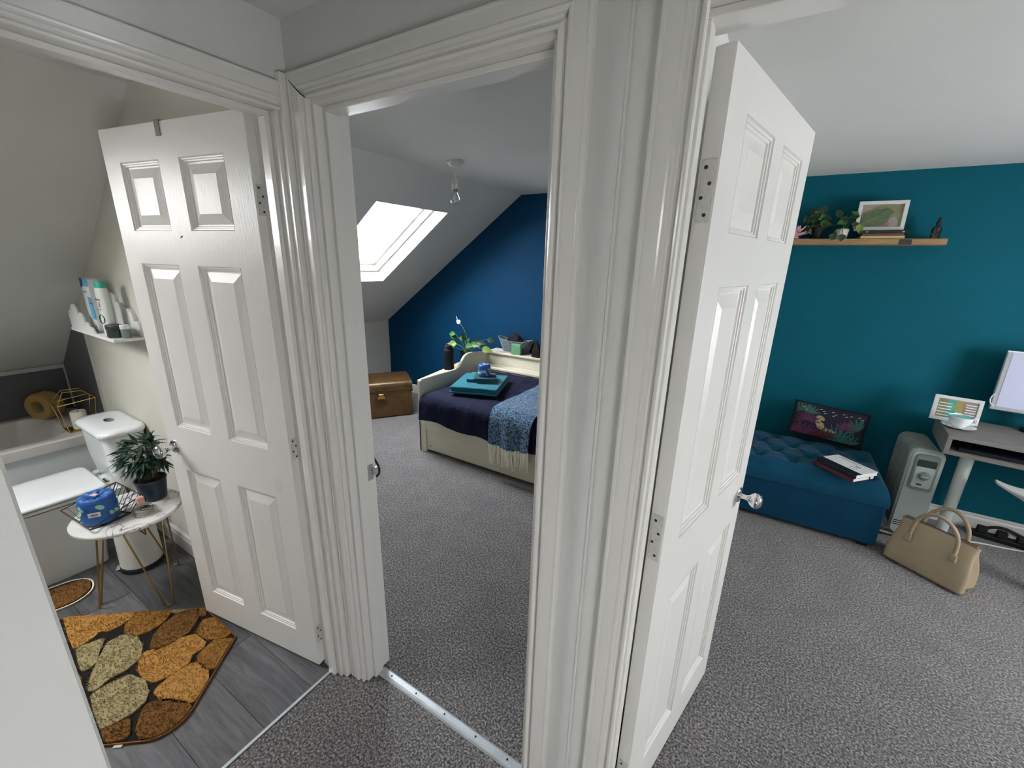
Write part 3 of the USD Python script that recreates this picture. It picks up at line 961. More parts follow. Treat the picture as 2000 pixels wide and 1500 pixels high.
# pedal bin
pb = thing('pedal_bin', 'small white pedal bin on the vinyl floor behind the side table', 'pedal bin', (-2.62, .585, 0))
bc = (-2.62, .585, 0)
obj('base_ring', lathe([(.088, 0), (.092, .004), (.090, .022), (.086, .024)], bc, 36), 'black_rubber', pb)
obj('bucket', lathe([(.084, .024), (.088, .030), (.084, .20), (.081, .255), (.078, .257)], bc, 36), 'bin_white', pb)
obj('lid', lathe([(.083, .258), (.085, .266), (.078, .282), (.045, .292), (0, .295)], bc, 36), 'bin_white', pb, 50)
obj('pedal', rot(bx(-.020, .020, -.106, -.080, .008, .016, .003), -.45, at=(0, 0, 0)), 'silver_plastic', pb, local=True)

# marble side table
stb = thing('side_table', 'round marble side table on gold hairpin legs in the bathroom', 'side table', (-2.35, .522, 0))
TC = np.array([-2.352, .522])
TR, TH = .198, .455
obj('table_top', lathe([(0, TH - .018), (TR - .006, TH - .018), (TR, TH - .012), (TR, TH - .004), (TR - .004, TH), (0, TH)], (TC[0], TC[1], 0), 64), 'marble', stb, 40)
for k in range(3):
    a = math.radians(5 + 120 * k)
    o = np.array([math.cos(a), math.sin(a)])
    e = np.array([-o[1], o[0]])
    foot = np.array([*(TC + o * .178), .0045])
    l_top = [np.array([*(TC + o * .10 + e * q), TH - .02]) for q in (-.075, .075)]
    for q, tp in zip((-.016, .016), l_top):
        f_ = foot + np.array([*(e * q), 0])
        obj('leg', tube([tp, tp * .35 + f_ * .65, f_], .0036, 8), 'gold_wire', stb, 50)
    obj('foot_loop', tube(spline([foot + np.array([*(e * -.016), 0]), foot + np.array([*(o * .008), -.001]), foot + np.array([*(e * .016), 0])], 9), .0036, 8), 'gold_wire', stb, 50)
    obj('cross_bar', tube([np.array([*(TC + o * .055), TH - .085]), np.array([*(TC + o * .11), TH - .09]), np.array([*(TC + o * .12), TH - .02])], .0036, 8), 'gold_wire', stb, 50)
obj('centre_ring', tube(np.array([[TC[0] + .055 * math.cos(t), TC[1] + .055 * math.sin(t), TH - .085] for t in np.linspace(0, 2 * PI, 25)[:-1]]), .0036, 8, True), 'gold_wire', stb, 50)


# wrapped toilet rolls
def ribbon_on_cyl(r, z0, a0, a1, z1, w, n=10, off=.0008):
    """A thin printed band running round a cylinder from angle a0 to a1 while rising from z0 to z1."""
    t = np.linspace(0, 1, n)
    V = []
    for d in (0, .0006):
        for s in (-.5, .5):
            for q in t:
                a = a0 + (a1 - a0) * q
                ww = w * math.sin(PI * min(max(q, .06), .94)) ** .6
                V.append(((r + off + d) * math.cos(a), (r + off + d) * math.sin(a), z0 + (z1 - z0) * q + s * ww))
    F = []
    for d in (0, 1):
        for i in range(n - 1):
            a, b = d * 2 * n + i, d * 2 * n + n + i
            F += [(a, a + 1, b + 1), (a, b + 1, b)]
    for s in (0, 1):
        for i in range(n - 1):
            a, b = s * n + i, 2 * n + s * n + i
            F += [(a, a + 1, b + 1), (a, b + 1, b)]
    m = trimesh.Trimesh(np.array(V), F, process=False)
    m.fix_normals()
    return m


def wrap_roll(label, loc, face, r=.058, h=.105, text='who', seed=1):
    """A paper-wrapped toilet roll; face: the angle its little label looks to."""
    rg_ = np.random.default_rng(seed)
    d = thing('wrapped_toilet_roll', label, 'toilet roll', loc, 0.0)
    th = np.linspace(0, 2 * PI, 49)[:-1]
    prof = [(r * .90, 0), (r * .985, .004), (r, .012), (r * 1.005, h * .5), (r, h - .016), (r * .96, h - .004), (r * .80, h + .003), (r * .52, h - .003), (r * .30, h - .012), (r * .12, h - .016)]
    V, F = [], []
    for i, (q, z) in enumerate(prof):
        fold = max(0, i - 5) / 4
        for t in th:
            rad = q * (1 + .012 * math.sin(5 * t + i) * (1 if i > 1 else .3)) + .004 * fold * math.sin(9 * t + .6 * i)
            V.append((rad * math.cos(t), rad * math.sin(t), z + .007 * fold * math.sin(9 * t + 1.3) * (1.2 - fold * .5)))
    n = 48
    for i in range(len(prof) - 1):
        for j in range(n):
            p, q = i * n + j, i * n + (j + 1) % n
            F += [(p, q, q + n), (p, q + n, p + n)]
    V = np.array(V + [(0, 0, 0), (0, 0, h - .016)])
    c = len(V) - 2
    k = (len(prof) - 1) * n
    for j in range(n):
        F += [(c, (j + 1) % n, j), (c + 1, k + j, k + (j + 1) % n)]
    obj('wrapper', trimesh.Trimesh(V, F, process=False), 'paper_blue', d, 50, local=True)
    for q in range(16):
        a = face - 1.6 + 3.2 * q / 15 + rg_.uniform(-.1, .1)
        z = rg_.uniform(.02, h - .025)
        if -.65 < a - face < .36 and abs(z - h * .47) < .026:
            continue
        obj('print', ribbon_on_cyl(r * 1.008, z, a, a + rg_.uniform(.25, .55), z + rg_.uniform(-.02, .02), rg_.uniform(.014, .024)), 'paper_mint' if q % 3 != 1 else 'paper_navy', d, local=True)
    obj('sticker', mv(rot(bx(-.014, .014, -.009, .009, 0, .0012), .4), 0, -.004, h + .002), 'sticker_pink', d, local=True)
    fx = np.array([math.cos(face), math.sin(face), 0])
    lb = bx(-.020, .020, -.0105, .0105, 0, .0012)
    Tm = np.eye(4)
    ex_ = np.array([-math.sin(face), math.cos(face), 0])
    Tm[:3, 0], Tm[:3, 1], Tm[:3, 2], Tm[:3, 3] = ex_, (0, 0, 1), fx, fx * (r * 1.012 + .001) + np.array([0, 0, h * .47])
    lbm = lb.copy()
    lbm.apply_transform(Tm)
    lp = obj('label', lbm, 'paper_white', d, local=True)
    INV[lp] = INV[d]
    tx = meshkit.text_mesh(text, .0085, .0006, bold=True)
    tx.apply_translation([-tx.bounds[:, 0].mean(), -tx.bounds[:, 1].mean(), .0012])
    tx.apply_transform(Tm)
    obj('lettering', tx, 'ink_black', lp, False, local=True)
    return d


wrap_roll('blue paper-wrapped toilet roll in the wire basket on the marble table', (-2.352, .432, TH + .007), math.radians(-28), r=.062, h=.118, seed=4)

# wire basket round that roll
wb = thing('wire_basket', 'angular dark wire basket holding a wrapped roll on the marble table', 'basket', (-2.36, .44, TH))
bb = [(-2.415, .372), (-2.288, .422), (-2.315, .520), (-2.435, .470)]
tt = [(-2.50, .342), (-2.262, .372), (-2.280, .560), (-2.535, .545)]
B3 = [np.array([x, y, TH + .0025]) for x, y in bb]
T3 = [np.array([x, y, TH + z]) for (x, y), z in zip(tt, (.042, .02, .085, .075))]
for i in range(4):
    j = (i + 1) % 4
    obj('wire', cyl(B3[i], B3[j], .0024, n=6), 'iron_wire', wb)
    obj('wire', cyl(T3[i], T3[j], .0024, n=6), 'iron_wire', wb)
    obj('wire', cyl(B3[i], T3[i], .0024, n=6), 'iron_wire', wb)
for q in np.linspace(.1, .9, 6):
    obj('wire', cyl(B3[3] * (1 - q) + B3[2] * q, T3[3] * (1 - q) + T3[2] * q, .0014, n=5), 'iron_wire', wb)
    obj('wire', cyl(B3[0] * (1 - q) + B3[3] * q, T3[0] * (1 - q) + T3[3] * q, .0014, n=5), 'iron_wire', wb)
    obj('wire', cyl(B3[0] * (1 - q) + B3[1] * q, B3[3] * (1 - q) + B3[2] * q, .0014, n=5), 'iron_wire', wb)

# perfume bottles
pf = thing('perfume_bottle', 'clear squat perfume bottle with a peach cap on the marble table', 'perfume bottle', (-2.262, .548, TH))
pc = (-2.262, .548, TH)
outer = [(.0, .0), (.030, 0), (.035, .003), (.037, .012), (.0345, .020), (.037, .032), (.034, .042), (.014, .050), (.011, .051), (.011, .056), (0, .056)]
obj('bottle', lathe(outer, pc, 28), 'glass_frost', pf, 40)
obj('liquid', lathe([(0, .004), (.029, .004), (.032, .010), (.030, .030), (0, .031)], pc, 24), 'perfume_liquid', pf, 40)
for z_ in (.010, .021, .032):
    obj('rib', tube(np.array([[pc[0] + .0365 * math.cos(a), pc[1] + .0365 * math.sin(a), TH + z_] for a in np.linspace(0, 2 * PI, 29)[:-1]]), .0016, 6, True), 'glass_frost', pf, 60)
obj('cap', rbx(pc[0], pc[1], TH + .071, .025, .025, .032, .004), 'peach_cap', pf, 40)
pf2 = thing('glass_jar', 'small clear jar with a dark lid behind the wrapped roll', 'jar', (-2.318, .565, TH))
obj('jar', lathe([(0, 0), (.020, 0), (.022, .003), (.022, .030), (.018, .036), (0, .036)], (-2.318, .565, TH), 24), 'glass_frost', pf2, 40)
obj('lid', lathe([(0, .036), (.019, .036), (.019, .046), (0, .047)], (-2.318, .565, TH), 24), 'tin_dark', pf2, 40)

# pot plant on the table
pp = thing('potted_plant', 'bushy dark green plant in a blue textured pot on the marble table', 'potted plant', (-2.385, .632, TH))
pq = (-2.385, .632, TH)
pt = obj('pot', lathe([(0, 0), (.046, 0), (.049, .004), (.060, .098), (.063, .102), (.062, .106), (.057, .104), (.055, .092), (0, .092)], pq, 36), 'pot_blue', pp, 40)
obj('soil', lathe([(0, .090), (.056, .090), (.056, .094), (.03, .098), (0, .099)], pq, 24), 'soil', pp, 50)
for k in range(9):
    a = 2 * PI * k / 9 + .3
    r_ = R.uniform(.03, .085)
    tip = np.array([pq[0] + r_ * math.cos(a), pq[1] + r_ * math.sin(a) * .9, TH + R.uniform(.19, .27)])
    obj('stem', tube(spline([(pq[0] + .012 * math.cos(a), pq[1] + .012 * math.sin(a), TH + .09), (pq[0] + r_ * .5 * math.cos(a), pq[1] + r_ * .5 * math.sin(a), TH + .15), tip], 8), [.005 * (1 - .06 * i) for i in range(8)], 6), 'stem_brown', pp, 50)
for k in range(250):
    th_, ph = R.uniform(0, 2 * PI), math.acos(R.uniform(-.55, 1))
    rad = R.uniform(.45, 1.0) ** .5
    c = np.array([pq[0] + .115 * rad * math.sin(ph) * math.cos(th_) * 1.0, pq[1] + .075 * rad * math.sin(ph) * math.sin(th_), TH + .225 + .085 * rad * math.cos(ph)])
    dd = np.array([math.cos(th_) * math.sin(ph) + R.normal(0, .35), math.sin(th_) * math.sin(ph) + R.normal(0, .35), .25 * math.cos(ph) + R.normal(0, .30) - .12])
    c[1] = min(c[1], YB - .06)
    if dd[1] > 0 and c[1] > YB - .10:
        dd[1] *= -.3
    obj('leaf', leaf(c, dd, R.uniform(.045, .072), R.uniform(.014, .020), curl=R.uniform(.05, .3), n=4), 'leaf_dark', pp, 60)

# cloud shelf with toiletries
SZ = 1.213
cs = thing('cloud_shelf', 'small white cloud-shaped shelf on the bathroom wall by the door', 'shelf', (-2.76, .70, SZ))
obj('board', bx(-3.045, -2.47, .645, YB - .001, SZ - .014, SZ, .002), 'rose_white', cs)


def cloud(cs_, base_z, x0, x1):
    p = sbox(x0, base_z, x1, base_z + .03)
    for cx_, cz_, r_ in cs_:
        p = p.union(Point(cx_, cz_).buffer(r_, quad_segs=10)).union(sbox(cx_ - r_ * .9, base_z, cx_ + r_ * .9, cz_))
    return p.simplify(.0008)


obj('back_panel', cprism(cloud([(-2.90, SZ + .135, .075), (-2.78, SZ + .115, .075), (-2.69, SZ + .085, .06), (-2.585, SZ + .065, .058), (-2.51, SZ + .035, .035)], SZ, -2.98, -2.475), YB - .016, YB - .001, .001, 'xz'), 'rose_white', cs, 30)
fr = cloud([(-3.000, SZ + .055, .038), (-2.945, SZ + .075, .050), (-2.86, SZ + .045, .045), (-2.79, SZ + .02, .03)], SZ, -3.035, -2.70)
fr = fr.difference(Polygon([(-2.90, SZ + .2), (-2.60, SZ + .2), (-2.60, SZ + .0), (-2.70, SZ + .0)]))
obj('front_panel', cprism(fr, .648, .655, .001, 'xz'), 'rose_white', cs, 30)


def pack(name, label, cat, x, y, w_, d_, h_, body, cap, caph, rz=0.0, oval=True, extra=()):
    t = thing(name, label, cat, (x, y, SZ + .001), rz)
    e = lambda q: affinity.scale(Point(0, 0).buffer(1, quad_segs=8), w_ / 2 * q, d_ / 2 * q)
    obj('bottle', stack([(e(.92), 0), (e(1), .004), (e(1), h_ - caph - .012), (e(.9), h_ - caph)], 32), body, t, 45, local=True)
    obj('cap', stack([(e(.86), h_ - caph), (e(.88), h_ - caph + .003), (e(.86), h_ - .003), (e(.8), h_)], 32), cap, t, 45, local=True)
    for nm, m_, mt in extra:
        obj(nm, m_, mt, t, 45, local=True)
    return t


sh = pack('shampoo_bottle', 'white oval shampoo bottle with a teal cap on the cloud shelf', 'shampoo bottle', -2.640, .690, .078, .045, .245, 'shampoo_white', 'cap_teal', .028,
          extra=[('emblem', mv(aim(tube(np.array([[.020 * math.cos(t), .020 * math.sin(t), 0] for t in np.linspace(0, 2 * PI, 25)[:-1]]), .0022, 6, True), (0, 0, 0), (.15, -1, 0)), .004, -.0215, .075), 'tin_dark'),
                 ('print', mv(bx(-.022, .022, -.001, .0005, -.003, .003), 0, -.0225, .165), 'pewter'),
                 ('print', mv(bx(-.016, .016, -.001, .0005, -.012, .012), 0, -.0222, .142), 'petal_pink'),
                 ('print', mv(bx(-.020, .020, -.001, .0005, -.002, .002), 0, -.0225, .120), 'pewter')])
tb = thing('toothpaste_carton', 'upright white and blue carton with a navy top on the cloud shelf', 'carton', (-2.80, .70, SZ + .001), -.05)
obj('box', bx(-.075, .045, -.02, .02, 0, .250, .002), 'tube_white', tb, local=True)
obj('print', bx(-.076, .046, -.0212, -.0195, .215, .2505), 'tube_blue', tb, False, local=True)
obj('print', prism(Polygon([(-.076, .251), (-.076, .208), (-.045, .215), (-.038, .251)]), -.0225, -.0205, 'xz'), 'tube_navy', tb, False, local=True)
obj('print', bx(-.010, .0455, -.0212, -.0195, .06, .165), 'tube_blue', tb, False, local=True)
obj('print', bx(.006, .040, -.0222, -.0205, .135, .139), 'tube_navy', tb, False, local=True)
obj('print', bx(-.05, -.02, -.0222, -.0205, .185, .193), 'pewter', tb, False, local=True)
tn = thing('oval_tin', 'dark green lidded tin at the front of the cloud shelf', 'tin', (-2.555, .682, SZ + .001))
e_ = lambda q, s=1.0: affinity.scale(Point(0, 0).buffer(1, quad_segs=8), .043 * q, .030 * q)
obj('body', stack([(e_(.95), 0), (e_(1), .002), (e_(1), .034), (e_(.98), .036)], 32), 'tin_dark', tn, 40, local=True)
obj('lid', stack([(e_(1.03), .036), (e_(1.05), .038), (e_(1.05), .052), (e_(1.0), .055)], 32), 'tin_dark', tn, 40, local=True)
sj = thing('cream_jar', 'small silvery jar at the end of the cloud shelf near the door', 'jar', (-2.492, .700, SZ))
obj('jar', lathe([(0, 0), (.015, 0), (.017, .003), (.017, .038), (.014, .042), (0, .042)], (-2.492, .70, SZ), 20), 'pewter', sj, 40)
obj('lid', lathe([(0, .042), (.018, .042), (.018, .058), (.015, .061), (0, .061)], (-2.492, .70, SZ), 20), 'shampoo_white', sj, 40)

# hook over the bathroom door
hk = thing('over_door_hook', 'small grey hook hooked over the top of the bathroom door', 'hook', (-1.30, .715, 0), A1)
obj('plate', bx(.363, .385, .0005, .0035, 1.935, 1.979, .0005), 'hook_grey', hk, local=True)
obj('bridge', bx(.363, .385, -.038, .0035, 1.9755, 1.979, .0005), 'hook_grey', hk, local=True)
obj('back_plate', bx(.363, .385, -.0385, -.0355, 1.93, 1.979, .0005), 'hook_grey', hk, local=True)

# shaggy pebble rug
PEB = {
    'A': ([(-2.505, .257), (-2.44, .311), (-2.37, .374), (-2.256, .448), (-2.221, .419), (-2.207, .373), (-2.211, .329), (-2.253, .307), (-2.226, .289), (-2.217, .255), (-2.214, .223), (-2.328, .232), (-2.423, .244)], 'rug_orange'),
    'B': ([(-2.249, .452), (-2.146, .525), (-2.101, .508), (-2.071, .472), (-2.067, .422), (-2.083, .38), (-2.14, .364), (-2.187, .381), (-2.21, .415)], 'rug_amber'),
    'C': ([(-2.142, .533), (-2.054, .597), (-2.039, .583), (-2.069, .535), (-2.111, .518)], 'rug_cream'),
    'D': ([(-2.069, .529), (-2.026, .591), (-1.965, .563), (-1.918, .508), (-1.914, .45), (-1.928, .403), (-1.966, .393), (-2.018, .423), (-2.05, .464)], 'rug_brown'),
    'E': ([(-1.935, .585), (-1.87, .60), (-1.81, .607), (-1.785, .597), (-1.776, .569), (-1.809, .538), (-1.885, .529), (-1.919, .56)], 'rug_amber'),
    'F': ([(-2.03, .595), (-2.005, .603), (-1.953, .592), (-1.987, .578)], 'rug_amber'),
    'G': ([(-2.206, .229), (-2.177, .305), (-2.119, .271), (-2.061, .245), (-2.048, .207), (-2.134, .216)], 'rug_cream'),
    'H': ([(-2.136, .307), (-2.131, .35), (-2.078, .379), (-2.002, .374), (-1.942, .348), (-1.925, .298), (-1.935, .25), (-1.917, .207), (-1.935, .195), (-2.004, .222), (-2.074, .264)], 'rug_cream'),
    'I': ([(-1.955, .367), (-1.92, .417), (-1.909, .473), (-1.88, .517), (-1.802, .522), (-1.781, .507), (-1.787, .466), (-1.755, .442), (-1.752, .384), (-1.774, .338), (-1.823, .323), (-1.881, .326), (-1.93, .347)], 'rug_orange'),
    'J': ([(-1.779, .547), (-1.74, .582), (-1.705, .556), (-1.676, .51), (-1.659, .469), (-1.716, .467), (-1.755, .478), (-1.77, .515)], 'rug_amber'),
    'K': ([(-1.732, .333), (-1.742, .374), (-1.741, .425), (-1.736, .454), (-1.662, .45), (-1.624, .434), (-1.581, .366), (-1.605, .354), (-1.663, .324), (-1.724, .323)], 'rug_orange'),
    'L': ([(-1.902, .193), (-1.901, .24), (-1.884, .296), (-1.806, .317), (-1.747, .308), (-1.712, .286), (-1.703, .249), (-1.709, .204), (-1.723, .172), (-1.813, .179)], 'rug_cream'),
    'M': ([(-1.692, .284), (-1.663, .324), (-1.598, .352), (-1.561, .353), (-1.531, .331), (-1.517, .3), (-1.53, .267), (-1.576, .231), (-1.614, .232), (-1.657, .258)], 'rug_brown'),
    'N': ([(-1.71, .171), (-1.697, .205), (-1.681, .232), (-1.625, .213), (-1.619, .204), (-1.649, .169), (-1.678, .166)], 'rug_brown'),
    'O': ([(-2.40, .20), (-2.30, .21), (-2.22, .20), (-2.16, .17), (-2.20, .09), (-2.30, .07), (-2.38, .12)], 'rug_amber'),
    'P': ([(-2.12, .19), (-2.02, .19), (-1.95, .16), (-1.98, .08), (-2.08, .05), (-2.14, .11)], 'rug_orange'),
    'Q': ([(-2.53, .22), (-2.46, .20), (-2.43, .12), (-2.50, .10), (-2.58, .16)], 'rug_brown'),
}


def shag(poly, seed, z0=.009, h=.013, dens=26000, lean=(.35, -.2)):
    """A tufted patch: a low cushion plus a few hundred bent blades of pile."""
    g = np.random.default_rng(seed)
    x0, y0, x1, y1 = poly.bounds
    n = int(dens * (x1 - x0) * (y1 - y0))
    P = np.column_stack([g.uniform(x0, x1, n), g.uniform(y0, y1, n)])
    from shapely import contains_xy
    P = P[contains_xy(poly, P[:, 0], P[:, 1])]
    n = len(P)
    nz = meshkit.fbm(np.column_stack([P * 26, np.zeros(n)]), 3, seed)
    ang = g.uniform(0, 2 * PI, n)
    L = h * (.65 + .7 * nz) * g.uniform(.8, 1.15, n)
    ld = np.column_stack([lean[0] + .55 * np.cos(ang), lean[1] + .55 * np.sin(ang)]) * (h * .9)
    w = .0030
    a2 = g.uniform(0, 2 * PI, n)
    e = np.column_stack([np.cos(a2), np.sin(a2), np.zeros(n)]) * w / 2
    e2 = np.column_stack([-np.sin(a2), np.cos(a2), np.zeros(n)]) * w / 2
    B = np.column_stack([P, np.full(n, z0)])
    mid = B + np.column_stack([ld * .35, L * .62])
    tip = B + np.column_stack([ld, L])
    V = np.stack([B + e, B - e * .5 + e2 * .87, B - e * .5 - e2 * .87, mid + e * .8, mid - e * .4 + e2 * .7, mid - e * .4 - e2 * .7, tip], 1).reshape(-1, 3)
    f0 = np.array([(0, 1, 4), (0, 4, 3), (1, 2, 5), (1, 5, 4), (2, 0, 3), (2, 3, 5), (3, 4, 6), (4, 5, 6), (5, 3, 6)])
    F = (f0[None] + 7 * np.arange(n)[:, None, None]).reshape(-1, 3)
    base = prism(poly.buffer(-.003), .006, z0 + h * .45)
    return trimesh.util.concatenate([trimesh.Trimesh(V, F, process=False), base])


ca, cb = np.array([.788, .616]), np.array([.616, -.788])
rug = thing('pebble_rug', 'shaggy amber and cream pebble-pattern rug on the vinyl in front of the bathroom door', 'rug', (-1.95, .35, 0))
rp = rounded(-1.85, -.985, -1.72, -1.14, .10, 8)
rp = Polygon([tuple(a * ca + b * cb) for a, b in rp.exterior.coords])
rp = rp.difference(sbox(-3, .612, -1.2, 1))
obj('backing', prism(rp, 0, .008), 'rug_black', rug, False)
obj('binding', prism(rp.difference(rp.buffer(-.0035)), 0, .0105), 'rug_binding', rug, False)
inner = rp.buffer(-.003)
for i, (k, (pts, mt)) in enumerate(PEB.items()):
    p = Polygon(pts).buffer(0)
    er = .012 if p.area > .006 else .004
    if k in 'EJKM':
        p = p.union(affinity.translate(p, .022 * ca[0], .022 * ca[1])).union(affinity.translate(p, .011 * ca[0], .011 * ca[1]))
    p = p.buffer(-er).buffer(er + .016, quad_segs=6).buffer(-.0085).intersection(inner)
    if p.area < 2e-4:
        continue
    p = max(getattr(p, 'geoms', [p]), key=lambda q: q.area)
    obj('tuft_patch', shag(p, 40 + i), mt, rug, False)
obj('care_label', mv(rot(bx(-.013, .013, -.006, .006, .001, .006), .66), -1.615, .182, 0), 'label_cream', rug, False)
mrug = thing('pedestal_mat', 'amber shaggy toilet mat with a rounded edge between the toilet and the side table', 'bath mat', (-2.66, .24, 0))
mp = affinity.rotate(rounded(-2.77, -2.555, -.15, .395, .10, 8), -14, origin=(-2.66, .24)).difference(sbox(-3.2, -1, -2.775, 1))
obj('backing', prism(mp, 0, .007), 'rug_black', mrug, False)
obj('binding', prism(mp.difference(mp.buffer(-.006)), 0, .010), 'fringe_cream', mrug, False)
q1 = mp.buffer(-.008).intersection(Polygon([(-2.74, .26), (-2.70, .385), (-2.5, .42), (-2.5, .1), (-2.72, .1)]))
q2 = mp.buffer(-.008).difference(q1.buffer(.02))
obj('tuft_patch', shag(max(getattr(q1, 'geoms', [q1]), key=lambda q: q.area), 71, dens=20000), 'rug_brown', mrug, False)
obj('tuft_patch', shag(max(getattr(q2, 'geoms', [q2]), key=lambda q: q.area), 72, dens=16000), 'rug_amber', mrug, False)

# ================================================================ bedroom
# pendant
pd = thing('ceiling_pendant', 'bare bulb hanging on a short flex from the bedroom ceiling', 'pendant light', (-1.822, 2.263, CEIL))
pc = (-1.822, 2.263, 0)
obj('ceiling_rose', lathe([(.046, CEIL - .012), (.052, CEIL - .010), (.052, CEIL), (0, CEIL)][:3] + [(.05, CEIL)], pc, 28), 'rose_white', pd, 40)
obj('rose_cap', lathe([(.010, CEIL - .034), (.034, CEIL - .026), (.045, CEIL - .012)], pc, 28), 'rose_white', pd, 40)
obj('flex', cyl((-1.822, 2.263, 2.085), (-1.822, 2.263, CEIL - .03), .0035, n=8), 'rose_white', pd)
obj('lamp_holder', lathe([(.020, 2.022), (.021, 2.03), (.021, 2.052), (.016, 2.056), (.016, 2.078), (.010, 2.086), (0, 2.087)], pc, 20), 'rose_white', pd, 40)
obj('bulb_cap', lathe([(.012, 2.006), (.0125, 2.010), (.0125, 2.026), (0, 2.026)], pc, 18), 'bulb_cap', pd, 40)
obj('bulb', lathe([(0, 1.930), (.012, 1.931), (.022, 1.936), (.029, 1.947), (.030, 1.958), (.027, 1.972), (.019, 1.990), (.014, 2.002), (.013, 2.008)], pc, 28), 'glass_frost', pd, 60)

# tin chest
ang = math.atan2(3.02 - 2.652, -3.038 + 3.304)
ch = thing('tin_chest', 'old brown metal storage chest against the blue wall', 'chest', (-3.04, 3.02, 0), ang)
CLn, CD, CH = .80, .44, .385            # local: x runs left along the front (negative), y back
obj('body', bx(-CLn, 0, 0, CD, .006, .275, .008), 'trunk_tin', ch, local=True)
obj('rim_band', bx(-CLn - .004, .004, -.004, CD + .004, .262, .280, .003), 'trunk_tin', ch, local=True)
prof = [(-.006, .282), (-.006, .335)] + [(-.006 + .05 - .05 * math.cos(t), .335 + .045 * math.sin(t)) for t in np.linspace(0, PI / 2, 6)[1:]] + [(CD / 2, .388)] + [(CD + .006 - .05 + .05 * math.cos(t), .335 + .045 * math.sin(t)) for t in np.linspace(PI / 2, 0, 6)[:-1]] + [(CD + .006, .335), (CD + .006, .282)]
lidm = prism(Polygon(prof), -CLn - .006, .006, 'yz')
obj('lid', lidm, 'trunk_tin', ch, 40, local=True)
obj('handle', tube(spline([(-.36, -.010, .312), (-.355, -.026, .310), (-.26, -.028, .310), (-.255, -.010, .312)], 14), .006, 8), 'trunk_dark', ch, local=True)
obj('hasp', bx(-.335, -.285, -.016, -.002, .215, .262, .004), 'brass_aged', ch, local=True)
obj('lock_plate', bx(-.345, -.275, -.008, -.001, .205, .225, .002), 'brass_aged', ch, local=True)
obj('corner_clasp', bx(-.006, .012, .02, .07, .255, .30, .003), 'trunk_dark', ch, local=True)
for x in (-CLn + .05, -.05):
    obj('edge_strap', bx(x - .012, x + .012, -.0045, .0, .01, .262, .001), 'trunk_tin', ch, local=True)

# daybed
BX0, BX1, BY0, BY1 = -2.385, -.40, 2.435, 3.46
bed = thing('daybed', 'cream daybed with a wavy end panel and storage drawer below', 'daybed', (-1.4, 2.95, 0))
wave = [(2.435, 0), (2.435, .595), (2.442, .622), (2.462, .634), (2.55, .6345), (2.72, .632), (2.86, .628), (2.92, .632), (2.955, .642), (2.985, .664), (3.01, .694), (3.035, .720), (3.065, .737), (3.10, .744), (3.25, .734), (3.46, .722), (3.46, 0)]
wv = spline(np.array(wave[3:-1]), 60)
wpoly = Polygon([wave[0], wave[1], wave[2]] + [tuple(p) for p in wv] + [wave[-1]]).buffer(0)
for x in (BX0, BX1 - .024):
    obj('end_panel', cprism(wpoly, x, x + .024, .004, 'yz'), 'bed_cream', bed, 40)
obj('leg', bx(BX0 + .002, BX0 + .072, BY0, BY0 + .05, .0, .27, .003), 'bed_cream', bed)
obj('leg', bx(BX1 - .072, BX1 - .002, BY0, BY0 + .05, .0, .27, .003), 'bed_cream', bed)
obj('side_rail', bx(BX0 + .024, BX1 - .024, BY0 + .005, BY0 + .027, .205, .40, .003), 'bed_cream', bed)
dr = obj('drawer', bx(BX0 + .075, BX1 - .075, BY0 + .012, BY0 + .032, .022, .203, .003), 'bed_cream', bed)
INV[dr] = INV[bed]
obj('knob', aim(lathe([(.006, 0), (.007, .004), (.0, .006)], n=12), (BX0 + .115, BY0 + .012, .06), (0, -1, 0)), 'pewter', dr)
obj('back_board', bx(BX0 + .024, BX1 - .024, 3.425, 3.445, .03, .70, .002), 'bed_inside', bed)
obj('ledge', bx(BX0 + .024, BX1 - .024, 3.30, 3.425, .565, .590, .004), 'bed_cream', bed)
obj('ledge_front', bx(BX0 + .024, BX1 - .024, 3.312, 3.33, .47, .565, .002), 'bed_cream', bed)
obj('top_shelf', bx(BX0 + .02, BX1 - .02, 3.40, 3.585, .702, .722, .004), 'bed_cream', bed)
obj('slat_base', bx(BX0 + .03, BX1 - .03, BY0 + .03, 3.30, .27, .295), 'bed_inside', bed)
mt = thing('mattress', 'mattress of the daybed under the navy cover', 'mattress', (-1.4, 2.9, .295))
obj('core', rbx((BX0 + BX1) / 2, (BY0 + .03 + 3.30) / 2, .385, BX1 - BX0 - .07, 3.30 - BY0 - .04, .175, .035), 'paper_white', mt, 40)


def on_bed(y_back, y_front, top, drop, x, t, wrinkle=0.0, seed=0, rad=.06, out=.0):
    """Profile over the mattress edge: t in 0..1 runs from the back along the top, over the front edge, down to drop."""
    L1 = y_back - (y_front + rad)
    L2 = rad * PI / 2
    L3 = max(top - rad - drop, .001)
    s = t * (L1 + L2 + L3)
    y = np.where(s < L1, y_back - s, np.where(s < L1 + L2, y_front + rad - rad * np.sin(np.clip((s - L1) / rad, 0, PI / 2)), y_front - out * np.clip((s - L1 - L2) / L3, 0, 1)))
    z = np.where(s < L1, top, np.where(s < L1 + L2, top - rad + rad * np.cos(np.clip((s - L1) / rad, 0, PI / 2)), top - rad - (s - L1 - L2)))
    return y, z


